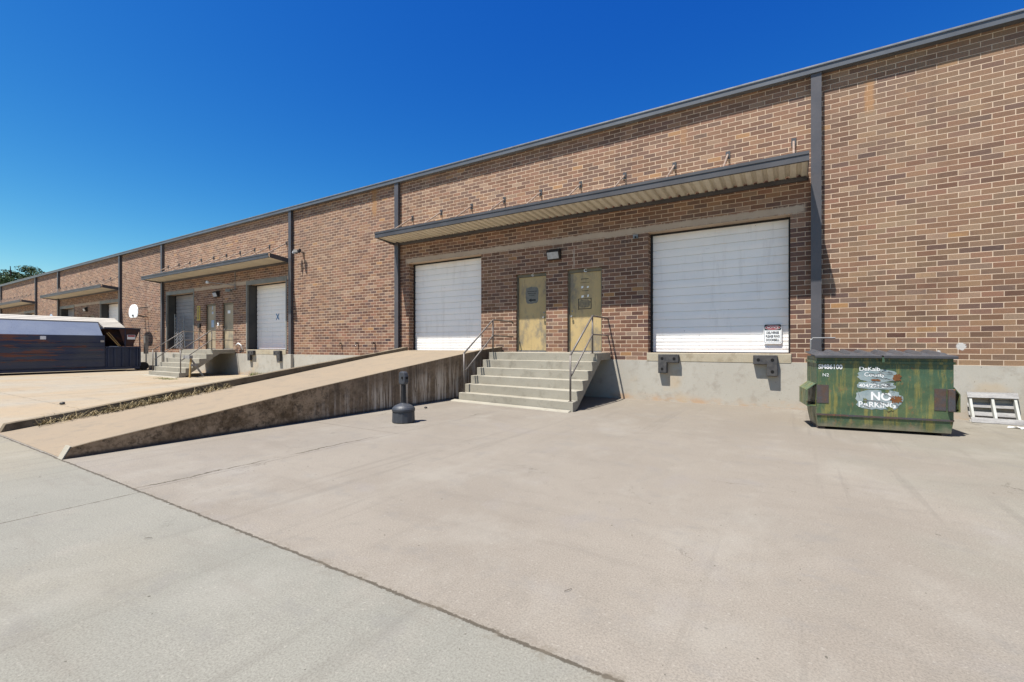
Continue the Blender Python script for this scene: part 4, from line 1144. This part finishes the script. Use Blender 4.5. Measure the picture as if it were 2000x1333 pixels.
# beige ribbed hood
def ribbed(name, xa, za, xb, zb, y0, y1, n, duty):
    dx, dz = xb - xa, zb - za
    m = MB()
    for k in range(n):
        f0, f1 = k / n, (k + duty) / n
        m.prism([(xa + dx * f0, y0, za + dz * f0 - .02), (xa + dx * f1, y0, za + dz * f1 - .02), (xa + dx * f1, y0, za + dz * f1 + .04), (xa + dx * f0, y0, za + dz * f0 + .04)], (0, y1 - y0, 0))
    o = m.build(name, M['beige'], r)
    MB().prism([(xa, y0, za - .05), (xb, y0, zb - .05), (xb, y0, zb - .021), (xa, y0, za - .021)], (0, y1 - y0, 0)).build('backing', M['hopper'], o)
ribbed('hood', XN - .72, 2.56, XN - 1.35, 2.80, -6.6, -1.52, 3, .80)
ribbed('hood_front', XN + .02, 2.27, XN - .715, 2.56, -2.38, -1.50, 4, .68)
MB().box(XN - 1.40, XN - 1.36, -6.6, -1.6, 2.5, 2.78).build('hood_back', M['beige'], r)
# charge box and hopper
cb = MB().box(-32.2, XN - .02, -2.30, -.82, .22, 1.29); co_ = cb.build('charge_box', M['navy'], r, bevel=.01); W[co_.name] = W[r.name]
m = MB()
for yy in (-2.22, -1.95, -1.62, -1.30, -1.00, -.88): m.box(XN - .018, XN + .04, yy, yy + .07, .25, 1.20)
m.box(XN - .018, XN + .05, -2.30, -.82, 1.22, 1.30)
m.build('rib', M['navy'], co_)
hp = MB()
hp.hexa([(-31.6, -1.95, 1.31), (XN - .05, -1.15, 1.31), (XN - .05, -1.10, 1.31), (-31.6, -1.0, 1.31), (-31.7, -2.3, 2.2), (XN - .6, -2.3, 2.2), (XN - .6, -.85, 2.2), (-31.7, -.85, 2.2)])
hp.poly([(XN, -1.75, 2.22), (XN, -.84, 2.22), (XN - .05, -1.15, 1.31), (XN - .05, -1.48, 1.31)])
hp.poly([(XN - .01, -.84, 2.22), (XN - .06, -1.15, 1.31), (-31.7, -1.15, 1.31), (-31.7, -.84, 2.22)])
hp.build('hopper', M['hopper'], r)
MB().box(-31.8, XN + .03, -2.34, -.80, 2.225, 2.29).box(XN - .04, XN + .0, -1.50, -1.46, 1.30, 2.22).box(XN - .04, XN, -.86, -.82, 1.30, 2.22).build('hopper_frame', M['navy'], r)
MB().tube([(XN, -2.25, 2.0), (XN, -1.75, 1.32)], .02, 6).tube([(XN, -2.18, 2.05), (XN, -1.68, 1.32)], .02, 6).build('strut', M['newwood'], r)
MB().box(XN + .002, XN + .012, -1.40, -1.05, 1.68, 1.92).build('warning_label', M['sign_white'], r)
MB().box(XN + .013, XN + .016, -1.38, -1.07, 1.82, 1.90).build('warning_header', M['sign_red'], r)
MB().box(XN + .002, XN + .012, -4.70, -4.50, 1.64, 1.80).build('notice', M['sign_white'], bo)
MB().box(XN + .002, XN + .012, -2.50, -2.35, 1.52, 1.62).build('notice', M['beige'], bo)
MB().tube([(-31.2, -.62, .23), (-31.0, -.62, .23)], .22, 20).tube([(-30.5, -.62, .23), (-30.3, -.62, .23)], .22, 20).box(-31.0, -30.5, -.66, -.58, .24, .32).build('wheel', M['tyre'], r)
MB().box(-30.7, -30.5, -.5, -.35, .9, 1.9).build('control_box', M['galv'], r)
MB().tube([(-30.6, -.42, 0), (-30.6, -.42, .9)], .03, 8).build('control_post', M['galv'], r)

# ------------------------------------------------------------------ trees beyond the roof
def tree(x, y, h, cr, label, seed, nleaf=5200, lobes=16, wide=1.0, low=.55):
    r = empty('pine_tree', (x, y, 0)); rnd = random.Random(seed)
    t = MB(); t.tube([(x, y, 0), (x + .3, y, h * .35), (x - .1, y + .2, h * .7), (x, y, h * .93)], [h * .022, h * .017, h * .010, h * .003], 10)
    lv = MB()
    for k in range(lobes):
        a = rnd.uniform(0, 2 * math.pi); q = math.sqrt(rnd.random()) * cr * wide
        zz = h * rnd.uniform(low, .97); q *= 1 - .55 * max(0, (zz / h - .7) / .3) ** 2
        c = Vector((x + math.cos(a) * q, y + math.sin(a) * q, zz))
        t.tube([(x, y, zz - h * .08), (c + Vector((x, y, zz - h * .06))) / 2, c], [h * .006, h * .004, h * .002], 6)
        rr_ = Vector((rnd.uniform(.22, .42) * cr, rnd.uniform(.22, .42) * cr, rnd.uniform(.12, .2) * cr))
        for j in range(nleaf // lobes):
            d = Vector((rnd.gauss(0, 1), rnd.gauss(0, 1), rnd.gauss(0, 1))).normalized() * (rnd.random() ** .45)
            p = c + Vector((d.x * rr_.x, d.y * rr_.y, d.z * rr_.z))
            s_ = rnd.uniform(.10, .26)
            u = Vector((rnd.gauss(0, 1), rnd.gauss(0, 1), rnd.gauss(0, .6))).normalized(); v = u.cross(Vector((rnd.gauss(0, 1), rnd.gauss(0, 1), rnd.gauss(0, 1)))).normalized()
            lv.poly([p - u * s_, p - v * s_ * .5, p + u * s_, p + v * s_ * .5])
    t.build('trunk', M['bark'], r)
    lv.build('crown', M['leaf'], r)
    return tag(r, label, 'tree', 'trees behind the far end of the warehouse')
# direction through the top-left corner of the picture
def far(px, dist):
    a = math.atan(548 / 889); u = (px - 1000) / 889
    return (dist * (-math.sin(a) + u * math.cos(a)), -CAM_D + dist * (math.cos(a) + u * math.sin(a)))
x, y = far(20, 100); tree(x, y, 20.3, 6.0, 'dense rounded tree at the left edge above the roof', 1, 9000, 22, 1.0, .45)
x, y = far(62, 108); tree(x, y, 20.3, 5.6, 'sparser tree with sky gaps right of the dense one', 2, 4200, 12, 1.1, .62)
x, y = far(-25, 95); tree(x, y, 17.0, 5.4, 'low tree cut off by the left edge of the picture', 3, 7000, 18, 1.0, .40)
